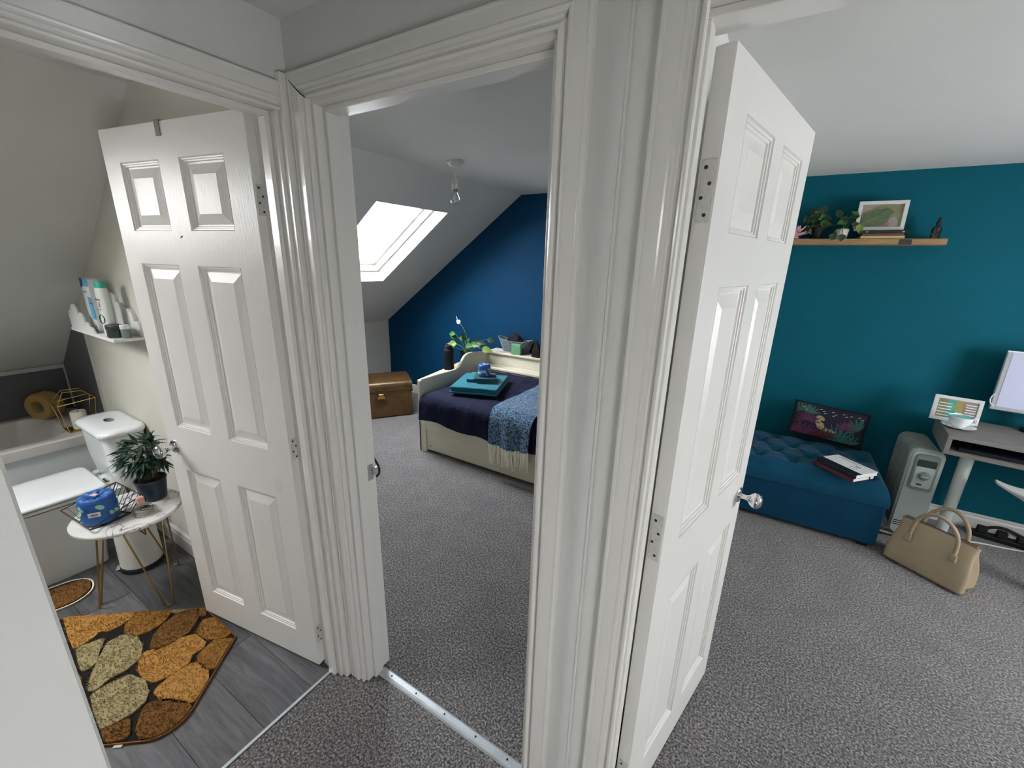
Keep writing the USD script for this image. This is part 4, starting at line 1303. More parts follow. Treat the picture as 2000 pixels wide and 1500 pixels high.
def duvet(u, v):
    x = BX0 + .040 + (BX1 - BX0 - .10) * u
    hem = .285 + .018 * np.sin(u * 9 + .5) + .012 * np.sin(u * 23)
    y = np.zeros_like(u)
    z = np.zeros_like(u)
    for i in range(len(u)):
        y[i], z[i] = on_bed(3.30, BY0 - .012, .515, hem[i], x[i], v[i], out=.004)
    P = np.column_stack([x * 5, y * 5, z * 5])
    P2 = np.column_stack([x * 16, y * 5 + x * 6, z * 7])
    bmp = (meshkit.fbm(P, 3, 3) - .5) * .028 + (np.abs(meshkit.fbm(P2, 3, 8) - .5)) * -.022
    top_w = np.clip((z - .45) / .06, 0, 1)
    z = z + bmp * top_w - .025 * np.clip((.10 - u * 1.985) / .10, 0, 1) ** 2 * top_w + np.clip((.55 - v) / .55, 0, 1) * .028 * top_w
    y = y - np.abs(bmp) * (1 - top_w) * .9 - .006 * np.sin(u * 30) ** 2 * (1 - top_w)
    x = x - .012 * np.clip(1 - u * 14, 0, 1) * np.clip((v - .8) * 5, 0, 1)
    return np.column_stack([x, y, z])


dv = obj('duvet', sheet(duvet, 170, 90, .012), 'duvet_navy', None, 70, label='dark navy crinkled cover hanging over the front of the daybed', cat='duvet')

thr = thing('throw_blanket', 'flecked blue woven throw with a cream fringe folded over the daybed', 'throw', (-1.44, 2.6, .53))


def throw(u, v):
    xx = -1.612 + .345 * u
    uu = (xx - BX0 - .040) / (BX1 - BX0 - .10)
    vv = .02 + .965 * v
    P = duvet(uu, vv)
    e = .004
    n = np.cross(duvet(uu, np.minimum(vv + e, 1)) - duvet(uu, vv - e), duvet(uu + e, vv) - duvet(uu - e, vv))
    n /= np.linalg.norm(n, axis=1, keepdims=True)
    n *= np.where(n[:, 1:2] - n[:, 2:3] > 0, -1, 1)
    base = np.column_stack([n[:, 0] * 0, n[:, 1], n[:, 2]])
    base /= np.linalg.norm(base, axis=1, keepdims=True)
    P = P + base * .027
    P[:, 0] += -.015 * v + .012 * np.sin(v * 7) * (1 - u)
    P[:, 1] -= np.where(P[:, 2] < .46, .010 * (1 + np.sin(u * 14 + 1)) * np.clip((.5 - P[:, 2]) / .2, 0, 1), 0)
    return P


obj('cloth', sheet(throw, 50, 100, .008), 'throw_blue', thr, 70)
g_ = np.random.default_rng(12)
hx_ = throw(np.linspace(.01, .99, 26), np.full(26, 1.0))
for i, p in enumerate(hx_):
    ms = []
    ln = g_.uniform(.125, .165)
    lean_ = g_.normal(0, .012)
    for q in range(7):
        o = np.array([g_.normal(0, .002), g_.normal(0, .0015), 0])
        e = np.array([lean_ + g_.normal(0, .006), -.004 + g_.normal(0, .003), -ln * g_.uniform(.85, 1.05)])
        ms.append(tube(spline([p + o + [0, .005, .006], p + o + e * .35 + [g_.normal(0, .003), -.002, 0], p + o + e * .7, p + o + e], 6), [.0024, .0028, .003, .0028, .0022, .001], 5))
    obj('tassel', ms, 'fringe_cream', thr, 60)


# folded towels
def folded(name, label, mt_, cx, cy, z, sx, sy, rz, layers, lt, seed):
    t = thing(name, label, 'towel', (cx, cy, z), rz)
    g = np.random.default_rng(seed)
    for k in range(layers):
        dx, dy = g.uniform(-.004, .004, 2)
        m = rbx(dx, dy, lt * (k + .5), sx - .004 * k, sy - .004 * k, lt * .985, lt * .46)
        v = np.array(m.vertices)
        m = trimesh.Trimesh(*trimesh.remesh.subdivide_to_size(v, m.faces, .035), process=True)
        v = np.array(m.vertices)
        v[:, 2] += (meshkit.fbm(np.column_stack([v[:, :2] * 14 + seed, np.full(len(v), k)]), 2, seed) - .5) * lt * .35 * (v[:, 2] > lt * .5)
        m.vertices = v
        obj('fold', m, mt_, t, 60, local=True)
    return t


BT = .562
folded('bath_towel', 'large folded bright teal towel at the bottom of the pile on the daybed', 'towel_teal', -2.00, 2.80, BT - .012, .40, .46, math.radians(20), 3, .019, 3)
folded('hand_towel', 'smaller folded teal towel lying on the large towel', 'towel_teal', -2.03, 2.84, BT + .0475, .21, .24, math.radians(24), 2, .013, 4)
folded('face_cloth', 'dark green folded cloth under the wrapped toilet roll on the daybed', 'towel_deep', -1.965, 2.81, BT + .0755, .18, .18, math.radians(30), 1, .014, 5)
wrap_roll('blue paper-wrapped toilet roll standing on the towels on the daybed', (-1.975, 2.815, BT + .0915), math.radians(-62), r=.052, h=.098, text='who', seed=9)

# table behind the end of the daybed
bt = thing('bedside_table', 'pale oat-coloured bedside table hidden behind the daybed end', 'bedside table', (-2.47, 2.95, 0))
obj('table_top', cprism(Polygon([(-2.437, 2.485), (-2.390, 2.485), (-2.390, 3.42), (-2.60, 3.42), (-2.512, 2.95)]), .550, .612, .003), 'box_oat', bt)
for x, y in ((-2.415, 2.66), (-2.415, 3.38), (-2.54, 3.38)):
    obj('leg', bx(x - .015, x + .015, y - .015, y + .015, 0, .552, .003), 'box_oat', bt)
fl = thing('dark_flask', 'tall dark navy flask standing behind the wavy bed end', 'flask', (-2.455, 2.925, .6125))
obj('body', lathe([(0, 0), (.044, 0), (.048, .005), (.050, .16), (.046, .185), (.040, .192), (0, .192)], (-2.455, 2.925, .6125), 28), 'pot_dark', fl, 40)
obj('lid', lathe([(0, .192), (.036, .192), (.037, .212), (.030, .224), (0, .226)], (-2.455, 2.925, .6125), 24), 'black_cloth', fl, 40)
obj('loop', tube(spline([(-2.480, 2.925, .836), (-2.47, 2.925, .850), (-2.44, 2.925, .850), (-2.430, 2.925, .836)], 10), .004, 6), 'pewter', fl)
tg = thing('tea_light', 'tiny white tea light beside the dark flask', 'tea light', (-2.415, 3.02, .6125))
obj('cup', lathe([(0, 0), (.016, 0), (.017, .012), (.015, .014), (0, .012)], (-2.415, 3.02, .6125), 18), 'rose_white', tg, 40)

# peace lily behind the bed
lily = thing('peace_lily', 'leafy plant with one white flower behind the wavy bed end', 'potted plant', (-2.49, 3.24, .6125))
lq = np.array([-2.49, 3.24, .6125])
obj('pot', lathe([(0, 0), (.055, 0), (.070, .10), (.074, .105), (.068, .106), (.064, .09), (0, .09)], lq, 28), 'pot_dark', lily, 40)
lv = [((-.10, -.02, .19), .10, .045, 'leaf_mid'), ((-.14, .02, .10), .10, .05, 'leaf_lime'), ((-.16, -.03, .07), .09, .045, 'leaf_lime'), ((-.05, .03, .16), .10, .04, 'leaf_mid'), ((-.08, -.06, .13), .10, .05, 'leaf_lime'), ((.02, .05, .13), .11, .05, 'leaf_dark'), ((.06, -.02, .13), .11, .05, 'leaf_mid'), ((.10, .04, .15), .10, .045, 'leaf_dark'), ((.18, .10, .18), .09, .05, 'leaf_dark'), ((.17, .02, .10), .12, .055, 'leaf_lime'), ((.03, -.05, .12), .11, .05, 'leaf_mid'), ((-.02, .06, .14), .10, .05, 'leaf_mid'), ((.0, -.02, .16), .09, .04, 'leaf_dark'), ((.08, .06, .11), .1, .05, 'leaf_dark'), ((-.11, -.04, .22), .08, .04, 'leaf_mid')]
for (dx, dy, dz), L, w_, mt_ in lv:
    e = lq + [dx, dy, dz + .06]
    obj('stem', tube(spline([lq + [0, 0, .09], lq + [dx * .4, dy * .4, .09 + dz * .5], e], 8), .0024, 6), 'stem_green', lily)
    d = np.array([dx, dy, .02]) / max(np.hypot(dx, dy), .03)
    obj('leaf', leaf(e, d * [1, .3, 1] + [0, 0, -.25], L, w_ * 1.25, up=(.3, -.9, .45), curl=.2), mt_, lily, 60)
ft = lq + [-.135, .05, .385]
obj('stem', tube(spline([lq + [0, 0, .09], lq + [-.005, .02, .22], ft], 10), .0024, 6), 'stem_green', lily)
obj('spathe', [leaf(ft + [.02, 0, -.012], (-.9, .15, .45), .055, .045, up=(.3, -1, .3), curl=-.1), cyl(ft + [-.004, -.008, 0], ft + [-.016, -.012, .055], .005, .003, n=8)], 'petal_white', lily, 60)

# things on the bed shelf
BS = .722
bk_ = thing('wicker_basket', 'grey woven oval basket on the top shelf of the daybed', 'basket', (-2.09, 3.518, BS))
for k in range(11):
    q = k / 10
    a_, b_ = .140 + .055 * q, .046 + .020 * q
    z = BS + .0075 + .0105 * k
    th = np.linspace(0, 2 * PI, 61)[:-1]
    lift = .028 * q * np.abs(np.cos(th)) ** 3
    wob = .0025 * np.sin(th * 20 + (PI if k % 2 else 0))
    obj('weave_row', tube(np.column_stack([-2.09 + (a_ + wob) * np.cos(th), 3.518 + (b_ + wob) * np.sin(th), z + lift]), .0058, 6, True), 'wicker_grey', bk_, 60)
obj('base', prism(affinity.translate(affinity.scale(Point(0, 0).buffer(1), .130, .042), -2.09, 3.518), BS + .0008, BS + .006), 'wicker_grey', bk_)
bc_ = thing('black_cloth_bundle', 'dark scrunched cloth poking out of the woven basket', 'cloth', (-2.10, 3.495, BS + .01))
ico = trimesh.creation.icosphere(4, 1.0)
v = np.array(ico.vertices)
v *= (1 + .45 * (meshkit.fbm(v * 2.2 + 5, 3, 6) - .5))[:, None]
v = v * [.080, .034, .085] + [-2.10, 3.518, BS + .100]
v[:, 2] = np.maximum(v[:, 2], BS + .0125)
obj('cloth', trimesh.Trimesh(v, ico.faces, process=False), 'black_cloth', bc_, 60)
gc = thing('green_candle_cube', 'mottled green cube candle in front of the woven basket', 'candle', (-2.02, 3.375 + .035, BS))
obj('wax', rot(rbx(-2.022, 3.422, BS + .053, .098, .034, .104, .006), .05, at=(-2.022, 3.422, BS)), 'green_wax', gc, 40)
obj('wick', cyl((-2.022, 3.422, BS + .104), (-2.021, 3.422, BS + .113), .001, n=5), 'ink_black', gc)
ps = thing('stone_point', 'dark brown pointed stone at the right end of the bed shelf', 'ornament', (-1.815, 3.44, BS))
obj('stone', trimesh.convex.convex_hull(np.array([(-1.855, 3.42, BS), (-1.775, 3.42, BS), (-1.775, 3.47, BS), (-1.855, 3.47, BS), (-1.852, 3.42, BS + .07), (-1.778, 3.424, BS + .06), (-1.78, 3.468, BS + .06), (-1.85, 3.468, BS + .07), (-1.822, 3.44, BS + .165), (-1.812, 3.445, BS + .165)])), 'dark_stone', ps, False)

# cable by the bedroom door jamb
cb_ = thing('black_cable', 'black cable hanging beside the bedroom door jamb', 'cable', (-1.16, .93, .8))
obj('cord', tube(spline([(-1.19, .912, 1.03), (-1.183, .935, .965), (-1.174, .95, .885), (-1.150, .955, .842), (-1.150, .955, .818), (-1.172, .95, .797), (-1.21, .935, .790), (-1.235, .915, .80)], 40), .004, 8), 'cable_black', cb_, 60)
obj('clip', bx(-1.197, -1.183, .8905, .920, 1.02, 1.045, .002), 'cable_black', cb_)

# ================================================================ study
# oak shelf and what stands on it
SH = 1.782
osf = thing('oak_shelf', 'thick oak plank shelf on the teal wall', 'shelf', (.35, 3.51, SH))
obj('board', bx(-.16, .798, 3.43, BACK - .001, SH - .036, SH, .004), 'shelf_oak', osf)
obj('knot', bx(.585, .645, 3.4292, 3.4325, SH - .034, SH - .004, .001), 'knot_dark', osf)
lf = thing('lotus_flower', 'pink lotus-shaped tea light holder at the left end of the oak shelf', 'candle holder', (.058, 3.475, SH))
fc = np.array([.058, 3.475, SH])
for ring_, (n_, el, L_) in enumerate(((8, .25, .095), (8, .75, .090), (6, 1.15, .075))):
    for k in range(n_):
        a = 2 * PI * (k + .5 * ring_) / n_
        d_ = np.array([math.cos(a) * math.cos(el), math.sin(a) * math.cos(el), math.sin(el)])
        obj('petal', leaf(fc + [0, 0, .012], d_, L_, .036, curl=-.12, fold=.2), 'petal_pink', lf, 60)
obj('base', lathe([(0, 0), (.026, 0), (.028, .008), (.020, .018), (0, .018)], fc, 20), 'petal_pink', lf, 40)
obj('tea_light', lathe([(0, .018), (.016, .018), (.016, .034), (0, .036)], fc, 18), 'silver_plastic', lf, 40)


def shelf_plant(name, label, at, pot_m, pr, ph, leaves, rng, ycap=BACK - .012):
    t = thing(name, label, 'potted plant', at)
    at = np.array(at)
    obj('pot', lathe([(0, 0), (pr * .82, 0), (pr, ph), (pr * .93, ph + .002), (pr * .88, ph - .012), (0, ph - .012)], at, 24), pot_m, t, 40)
    g = np.random.default_rng(rng)
    for off, L_, w_, mt_, dr in leaves:
        e = at + np.array(off)
        e[1] = min(e[1], ycap - .02)
        b0 = at + [off[0] * .15, off[1] * .15, ph - .01]
        mid = (b0 + e) / 2 + np.array([0, 0, .25 * abs(off[2]) + .01])
        obj('stem', tube(spline([b0, mid, e], 8), .0022, 6), 'stem_green', t)
        d = np.array([off[0] * (dr > -.8), min(off[1], .0), dr]) + g.normal(0, .15, 3) * [1, .3, 1]
        lf_ = leaf(e, d, L_, w_, up=(0, -.8, .6), curl=.15, prof=[(0, .2), (.15, .8), (.4, 1), (.7, .75), (1, .03)])
        v_ = np.array(lf_.vertices)
        v_[:, 1] = np.minimum(v_[:, 1], ycap)
        v_[:, 2] = np.where(v_[:, 1] > 3.424, np.maximum(v_[:, 2], SH + .002), v_[:, 2])
        obj('leaf', trimesh.Trimesh(v_, lf_.faces, process=False), mt_, t, 60)
    return t


g = np.random.default_rng(21)
LV = []
for k in range(34):
    a = g.uniform(0, PI)
    r_ = g.uniform(.025, .070)
    LV.append(((r_ * math.cos(a) * 1.0, -g.uniform(0, .03), .085 + r_ * math.sin(a) * 1.1), g.uniform(.04, .065), g.uniform(.035, .05), ('leaf_dark', 'leaf_mid', 'leaf_dark')[k % 3], g.uniform(-.3, .6)))
shelf_plant('trailing_plant', 'dark green leafy plant on the oak shelf beside the pink flower', (.176, 3.53, SH), 'pot_dark', .038, .075, LV, 3)
LV = [((-.050, -.106, .03), .042, .042, 'leaf_dark', -.9), ((-.01, -.108, .024), .042, .045, 'leaf_dark', -.9), ((.075, -.06, .085), .05, .04, 'leaf_lime', -.6), ((.02, -.03, .12), .05, .045, 'leaf_dark', .3), ((-.03, -.02, .13), .055, .045, 'leaf_dark', .4), ((.06, -.02, .14), .045, .03, 'leaf_mid', .3), ((.0, -.04, .095), .05, .045, 'leaf_mid', .1), ((-.02, -.03, .10), .045, .04, 'leaf_dark', .2), ((.045, -.04, .10), .045, .04, 'leaf_dark', -.1)]
shelf_plant('heart_leaf_plant', 'small plant with round trailing leaves in a beige pot on the oak shelf', (.312, 3.505, SH), 'label_cream', .034, .060, LV, 5)

bkz = SH
for nm, lab, mt_, x0, x1, y0, y1, th_, r_ in (
        ('stacked_book', 'cream-edged tan book at the bottom of the stack on the oak shelf', 'book_tan', .402, .614, 3.450, 3.585, .0165, 0),
        ('stacked_book', 'brown book in the middle of the stack on the oak shelf', 'book_brown', .410, .606, 3.455, 3.585, .0135, 0),
        ('stacked_book', 'black book on top of the stack under the framed picture', 'book_black', .400, .622, 3.445, 3.588, .0190, 0)):
    b_ = thing(nm, lab, 'book', ((x0 + x1) / 2, (y0 + y1) / 2, bkz), 0, group='books stacked on the oak shelf')
    obj('cover', [bx(x0, x1, y0, y1, bkz, bkz + .0018), bx(x0, x1, y0, y1, bkz + th_ - .0018, bkz + th_), bx(x0, x1, y1 - .002, y1, bkz, bkz + th_)], mt_, b_, False)
    obj('pages', bx(x0 + .003, x1 - .003, y0 + .003, y1 - .002, bkz + .0018, bkz + th_ - .0018), 'page_white' if mt_ == 'book_black' else 'book_cream', b_, False)
    if mt_ != 'book_tan':
        obj('spine_cover', bx(x0, x1, y0 - .0005, y0 + .002, bkz, bkz + th_), mt_, b_, False)
        for x in (x0 + .022, x1 - .03) if mt_ == 'book_black' else ():
            obj('print', bx(x, x + .012, y0 - .0012, y0 - .0004, bkz + .006, bkz + .012), 'silver_plastic', b_, False)
    bkz += th_ + .0002


def framed(name, label, loc, rz, w_, h_, bw, tilt, prints, depth=.018):
    """Box frame leaning back by tilt; local x across, y away from the viewer."""
    t = thing(name, label, 'picture', loc, rz)
    lean = trimesh.transformations.rotation_matrix(-tilt, (1, 0, 0))

    def put(nm, m, mt_):
        m = TF(m).copy()
        m.apply_transform(lean)
        obj(nm, m, mt_, t, False, local=True)
    rg_ = sbox(-w_ / 2, 0, w_ / 2, h_).difference(sbox(-w_ / 2 + bw, bw, w_ / 2 - bw, h_ - bw))
    put('frame', cprism(rg_, 0, depth, .0015, 'xz'), 'frame_white')
    put('backing', bx(-w_ / 2 + bw * .5, w_ / 2 - bw * .5, depth * .55, depth * .8, bw * .5, h_ - bw * .5), 'page_white')
    for q, (poly, mt_) in enumerate(prints):
        poly = poly.intersection(sbox(-w_ / 2 + bw, bw, w_ / 2 - bw, h_ - bw))
        if poly.is_empty:
            continue
        for piece in getattr(poly, 'geoms', [poly]):
            put('print', prism(piece, depth * .55 - .0006 * (q + 1), depth * .55 - .0006 * q, 'xz'), mt_)
    put('glazing', bx(-w_ / 2 + bw, w_ / 2 - bw, depth * .25, depth * .31, bw, h_ - bw), 'glass_pane')
    return t


W_, H_ = .236, .172
pr = [(sbox(-.2, 0, .2, .2), 'print_olive'), (Polygon([(-.12, .10), (-.12, .18), (.06, .18), (-.02, .145), (-.06, .125)]), 'print_pinkgrey'),
      (Polygon([(-.12, .02), (-.12, .09), (-.07, .105), (-.03, .125), (.03, .13), (.06, .11), (.04, .08), (.03, .03)]), 'print_green'),
      (Polygon([(.03, .03), (.045, .075), (.07, .08), (.085, .05), (.075, .02)]), 'print_pinkgrey'), (Polygon([(.02, .0), (.02, .048), (.045, .045), (.045, .0)]), 'print_rust')]
pr += [(affinity.translate(affinity.rotate(affinity.scale(Point(0, 0).buffer(1), .034, .0035), 18 + 7 * k), -.05 + .012 * k, .055 + .012 * k), 'leaf_lime' if k % 2 else 'leaf_mid') for k in range(5)]
framed('framed_picture', 'white-framed green garden picture leaning on the books on the oak shelf', (.483, 3.478, bkz + .0005), 0.0, W_, H_, .020, math.radians(8), pr)
ab = thing('amber_bottle', 'small dark glass bottle at the right end of the oak shelf', 'bottle', (.755, 3.51, SH))
obj('bottle', lathe([(0, 0), (.021, 0), (.0225, .003), (.0225, .058), (.018, .066), (.009, .072), (.009, .080), (0, .080)], (.755, 3.51, SH), 24), 'amber_black', ab, 40)
obj('dropper_cap', lathe([(0, .078), (.011, .078), (.011, .096), (.007, .098), (.006, .116), (.003, .121), (0, .122)], (.755, 3.51, SH), 20), 'black_rubber', ab, 40)

# velvet ottoman
OX0, OX1, OY0, OY1 = -.19, .775, 2.925, 3.50
ot = thing('velvet_ottoman', 'deep blue velvet storage ottoman with a buttoned lid', 'ottoman', ((OX0 + OX1) / 2, 3.2, 0))
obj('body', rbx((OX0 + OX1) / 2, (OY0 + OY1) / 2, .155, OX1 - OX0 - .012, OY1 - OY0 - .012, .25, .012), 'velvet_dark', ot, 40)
for x in (OX0 + .06, OX1 - .06):
    for y in (OY0 + .06, OY1 - .06):
        obj('foot', bx(x - .025, x + .025, y - .025, y + .025, 0, .032, .004), 'black_rubber', ot)
buts = []
for j, fy in enumerate((.16, .39, .62, .85)):
    for i in range(5 if j % 2 == 0 else 4):
        buts.append((OX0 + .10 + .19 * i + (.095 if j % 2 else 0), OY0 + (OY1 - OY0) * fy))
buts = np.array(buts)


def lid_fn(u, v):
    x, y = OX0 + (OX1 - OX0) * u, OY0 + (OY1 - OY0) * v
    ed = np.minimum.reduce([x - OX0, OX1 - x, y - OY0, OY1 - y])
    z = .419 - .085 * np.clip(1 - ed / .055, 0, 1) ** 2.2
    d = np.sqrt((x[:, None] - buts[:, 0]) ** 2 + (y[:, None] - buts[:, 1]) ** 2)
    z -= (.030 * np.exp(-(d / .030) ** 2)).sum(1)
    z += .012 * np.clip(d.min(1) / .10, 0, 1) ** .7 * np.clip(ed / .06, 0, 1)
    # pleats along the diamonds
    m = np.zeros_like(z)
    for a in range(len(buts)):
        for b in range(a + 1, len(buts)):
            L = np.hypot(*(buts[a] - buts[b]))
            if L < .172:
                ab_ = buts[b] - buts[a]
                t = np.clip(((x - buts[a, 0]) * ab_[0] + (y - buts[a, 1]) * ab_[1]) / L ** 2, 0, 1)
                q = np.hypot(x - buts[a, 0] - t * ab_[0], y - buts[a, 1] - t * ab_[1])
                m = np.maximum(m, np.exp(-(q / .008) ** 2))
    z -= .010 * m
    return np.column_stack([x, y, z])


top_ = grid(lid_fn, 150, 96)
nu, nv = 150, 96
V = np.array(top_.vertices)
rim = [i * nv for i in range(nu)] + [(nu - 1) * nv + j for j in range(1, nv)] + [i * nv + nv - 1 for i in range(nu - 2, -1, -1)] + [j for j in range(nv - 2, 0, -1)]
lo = V[rim].copy()
lo[:, 2] = .288
lo2 = lo.copy()
lo2[:, 0] += np.where(lo[:, 0] < (OX0 + OX1) / 2, .010, -.010) * (np.minimum(lo[:, 0] - OX0, OX1 - lo[:, 0]) < .01)
lo2[:, 1] += np.where(lo[:, 1] < (OY0 + OY1) / 2, .010, -.010) * (np.minimum(lo[:, 1] - OY0, OY1 - lo[:, 1]) < .01)
lo2[:, 2] = .280
F = list(top_.faces)
n0 = len(V)
k = len(rim)
for i in range(k):
    j = (i + 1) % k
    F += [(rim[i], n0 + i, n0 + j), (rim[i], n0 + j, rim[j]), (n0 + i, n0 + k + i, n0 + k + j), (n0 + i, n0 + k + j, n0 + j)]
c = n0 + 2 * k
for i in range(k):
    F.append((n0 + k + i, c, n0 + k + (i + 1) % k))
lidm = trimesh.Trimesh(np.vstack([V, lo, lo2, [[(OX0 + OX1) / 2, 3.2, .280]]]), F, process=False)
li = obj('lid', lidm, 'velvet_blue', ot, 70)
INV[li] = INV[ot]
for x, y in buts:
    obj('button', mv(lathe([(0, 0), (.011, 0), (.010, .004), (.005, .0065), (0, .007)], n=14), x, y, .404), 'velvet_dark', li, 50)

# cushion
cu = thing('jungle_cushion', 'dark oblong cushion with jungle leaves and a big cat leaning on the teal wall', 'cushion', (.475, 3.42, .43))
CW, CHt, CT = .43, .25, .11
cM = trimesh.transformations.translation_matrix([.475, 3.462, .566]) @ trimesh.transformations.rotation_matrix(math.radians(-4), (0, 0, 1)) @ trimesh.transformations.rotation_matrix(math.radians(3), (0, 1, 0)) @ trimesh.transformations.rotation_matrix(math.radians(-16), (1, 0, 0))


def cush(a, b, side=-1, off=0.0):
    """a, b in -1..1 over the face; local frame x across, z up, y towards the wall."""
    a, b = np.asarray(a, float), np.asarray(b, float)
    pin = 1 - .05 * (1 - np.abs(b) ** 2) * np.abs(a) ** 6
    x = a * CW / 2 * (1 - .05 * (1 - b ** 2))
    z = b * CHt / 2 * (1 - .07 * (1 - a ** 2))
    t = CT / 2 * np.clip(1 - np.abs(a) ** 3.2, 0, 1) ** .55 * np.clip(1 - np.abs(b) ** 2.6, 0, 1) ** .55
    P = np.column_stack([x, side * (t + off), z, np.ones_like(x)])
    return (P @ cM.T)[:, :3]


ms = []
for sd in (-1, 1):
    q = grid(lambda u, v: cush(u * 2 - 1, v * 2 - 1, sd), 44, 30)
    f = q.faces if sd > 0 else q.faces[:, ::-1]
    ms.append(trimesh.Trimesh(q.vertices, f[:, ::-1], process=False))
cm_ = trimesh.util.concatenate(ms)
cm_.fix_normals()
obj('cover', cm_, 'cushion_base', cu, 70)
e_ = np.linspace(0, 2 * PI, 81)[:-1]
pa = np.sign(np.cos(e_)) * np.abs(np.cos(e_)) ** .22
pb_ = np.sign(np.sin(e_)) * np.abs(np.sin(e_)) ** .22
obj('piping', tube(cush(pa, pb_), .0035, 6, True), 'black_cloth', cu, 60)


def blade(a0, b0, ang_, L, w, bend=.3, n=7):
    t = np.linspace(0, 1, n)
    th = ang_ + bend * t
    ca_ = a0 + np.cumsum(np.r_[0, np.cos(th[:-1])]) * L / (n - 1)
    cb_ = b0 + np.cumsum(np.r_[0, np.sin(th[:-1])]) * L / (n - 1) * (CW / CHt)
    wd = w * np.sin(PI * np.clip(t, .05, .97)) ** .7
    A = np.concatenate([ca_ - np.sin(th) * wd, ca_ + np.sin(th) * wd])
    Bv = np.concatenate([cb_ + np.cos(th) * wd * CW / CHt, cb_ - np.cos(th) * wd * CW / CHt])
    A, Bv = np.clip(A, -.93, .93), np.clip(Bv, -.90, .90)
    lo_, hi_ = cush(A, Bv, -1, .0006), cush(A, Bv, -1, .0018)
    F = []
    for i in range(n - 1):
        F += [(2 * n + i, 2 * n + i + 1, 3 * n + i + 1), (2 * n + i, 3 * n + i + 1, 3 * n + i)]
    m = trimesh.Trimesh(np.vstack([lo_, hi_]), F, process=False)
    return m


def spray(a0, b0, n, L, w, a1, a2):
    return [blade(a0, b0, a, L * (1 - .25 * abs(i - n / 2) / n), w, (.4 if a < PI / 2 else -.4) * .8) for i, a in enumerate(np.linspace(a1, a2, n))]


for mt_, lab_, sprays in (
        ('print_teal', 'printed teal palm leaf', ((.34, -.88, 11, .62, .030, .15, PI - .15), (-.60, .42, 8, .40, .032, .1, PI - .3), (.84, .05, 8, .40, .030, 1.0, PI + .6), (-.90, .35, 5, .42, .028, .7, 2.2), (.70, -.85, 6, .42, .024, .5, PI - .4))),
        ('print_plum', 'printed plum palm leaf', ((-.58, -.02, 11, .44, .026, -.1, PI + .3), (-.78, -.80, 10, .46, .024, -.1, PI - .1), (.52, -.10, 9, .34, .034, .1, PI + .1), (-.48, -.80, 7, .36, .022, .1, PI - .1))),
        ('print_red', 'printed dark red leaf', ((-.12, -.88, 11, .40, .026, -.1, PI + .1), (.10, -.80, 6, .30, .022, .2, PI - .2)))):
    for q_ in sprays:
        for bl_ in spray(*q_):
            obj('leaf_print', bl_, mt_, cu, 60)
obj('cat_print', [blade(-.30, .22, -1.35, .34, .085, .5), blade(-.36, .26, .1, .26, .085, -.9), blade(-.28, -.30, -.12, .56, .055, .1), blade(-.28, -.10, -.35, .22, .10, .2)], 'print_fawn', cu, 60, label='printed resting spotted big cat')
for x, y in ((-.78, .66), (-.70, .55), (-.30, .74), (-.22, .66), (.02, .72), (.10, .60), (.30, .72), (.38, .60), (.5, .68), (.70, .70), (.80, .60), (.05, .50), (-.18, .56)):
    obj('blossom_print', blade(x, y, .2, .085, .018, .3), 'print_cream', cu, 60)

# two books on the ottoman
LZ = .4335
for nm, lab, cov, sp_, z0_, (cx_, cy_), rz_ in (('hardback_book', 'dark red notebook under the white book on the ottoman', 'book_red', 'book_red', LZ, (.540, 2.985), math.radians(-42)), ('hardback_book', 'book with a white cover and navy spine lying on top of the red notebook', 'page_white', 'book_navy', LZ + .0225, (.553, 2.996), math.radians(-43))):
    b_ = thing(nm, lab, 'book', (cx_, cy_, z0_), rz_, group='books on the ottoman')
    L_, W2, T_ = .235, .170, .022
    obj('cover', [bx(-L_ / 2, L_ / 2, -W2 / 2, W2 / 2, 0, .0022), bx(-L_ / 2, L_ / 2, -W2 / 2, W2 / 2, T_ - .0022, T_)], cov if cov != 'page_white' else 'paper_white', b_, False, local=True)
    obj('pages', bx(-L_ / 2 + .003, L_ / 2 - .002, -W2 / 2 + .004, W2 / 2 - .003, .0022, T_ - .0022), 'page_white', b_, False, local=True)
    obj('spine', bx(-L_ / 2, L_ / 2, -W2 / 2 - .002, -W2 / 2 + .004, 0, T_, .0008), sp_, b_, False, local=True)
    if sp_ == 'book_navy':
        obj('spine_cloth', bx(-L_ / 2 - .0004, L_ / 2 + .0004, -W2 / 2 - .002, -W2 / 2 + .042, T_ - .0015, T_ + .0005), 'book_navy', b_, False, local=True)
        for q in range(3):
            obj('print', bx(-.085, .02 + .02 * q, .050 + .010 * q, .0535 + .010 * q, T_, T_ + .0004), 'silver_plastic', b_, False, local=True)
        obj('emblem', [tube(np.array([[.045 + .016 * math.cos(a) * (1 + .25 * math.sin(3 * a)), -.012 + .020 * math.sin(a), T_ + .0006] for a in np.linspace(0, 2 * PI, 25)[:-1]]), .0009, 5, True)], 'pewter', b_, False, local=True)
        obj('print', bx(.030, .060, .022, .034, T_, T_ + .0004), 'pewter', b_, False, local=True)
    else:
        obj('pen_loop', bx(L_ / 2 - .003, L_ / 2 + .001, .045, .052, 0, T_, .0005), 'book_navy', b_, False, local=True)

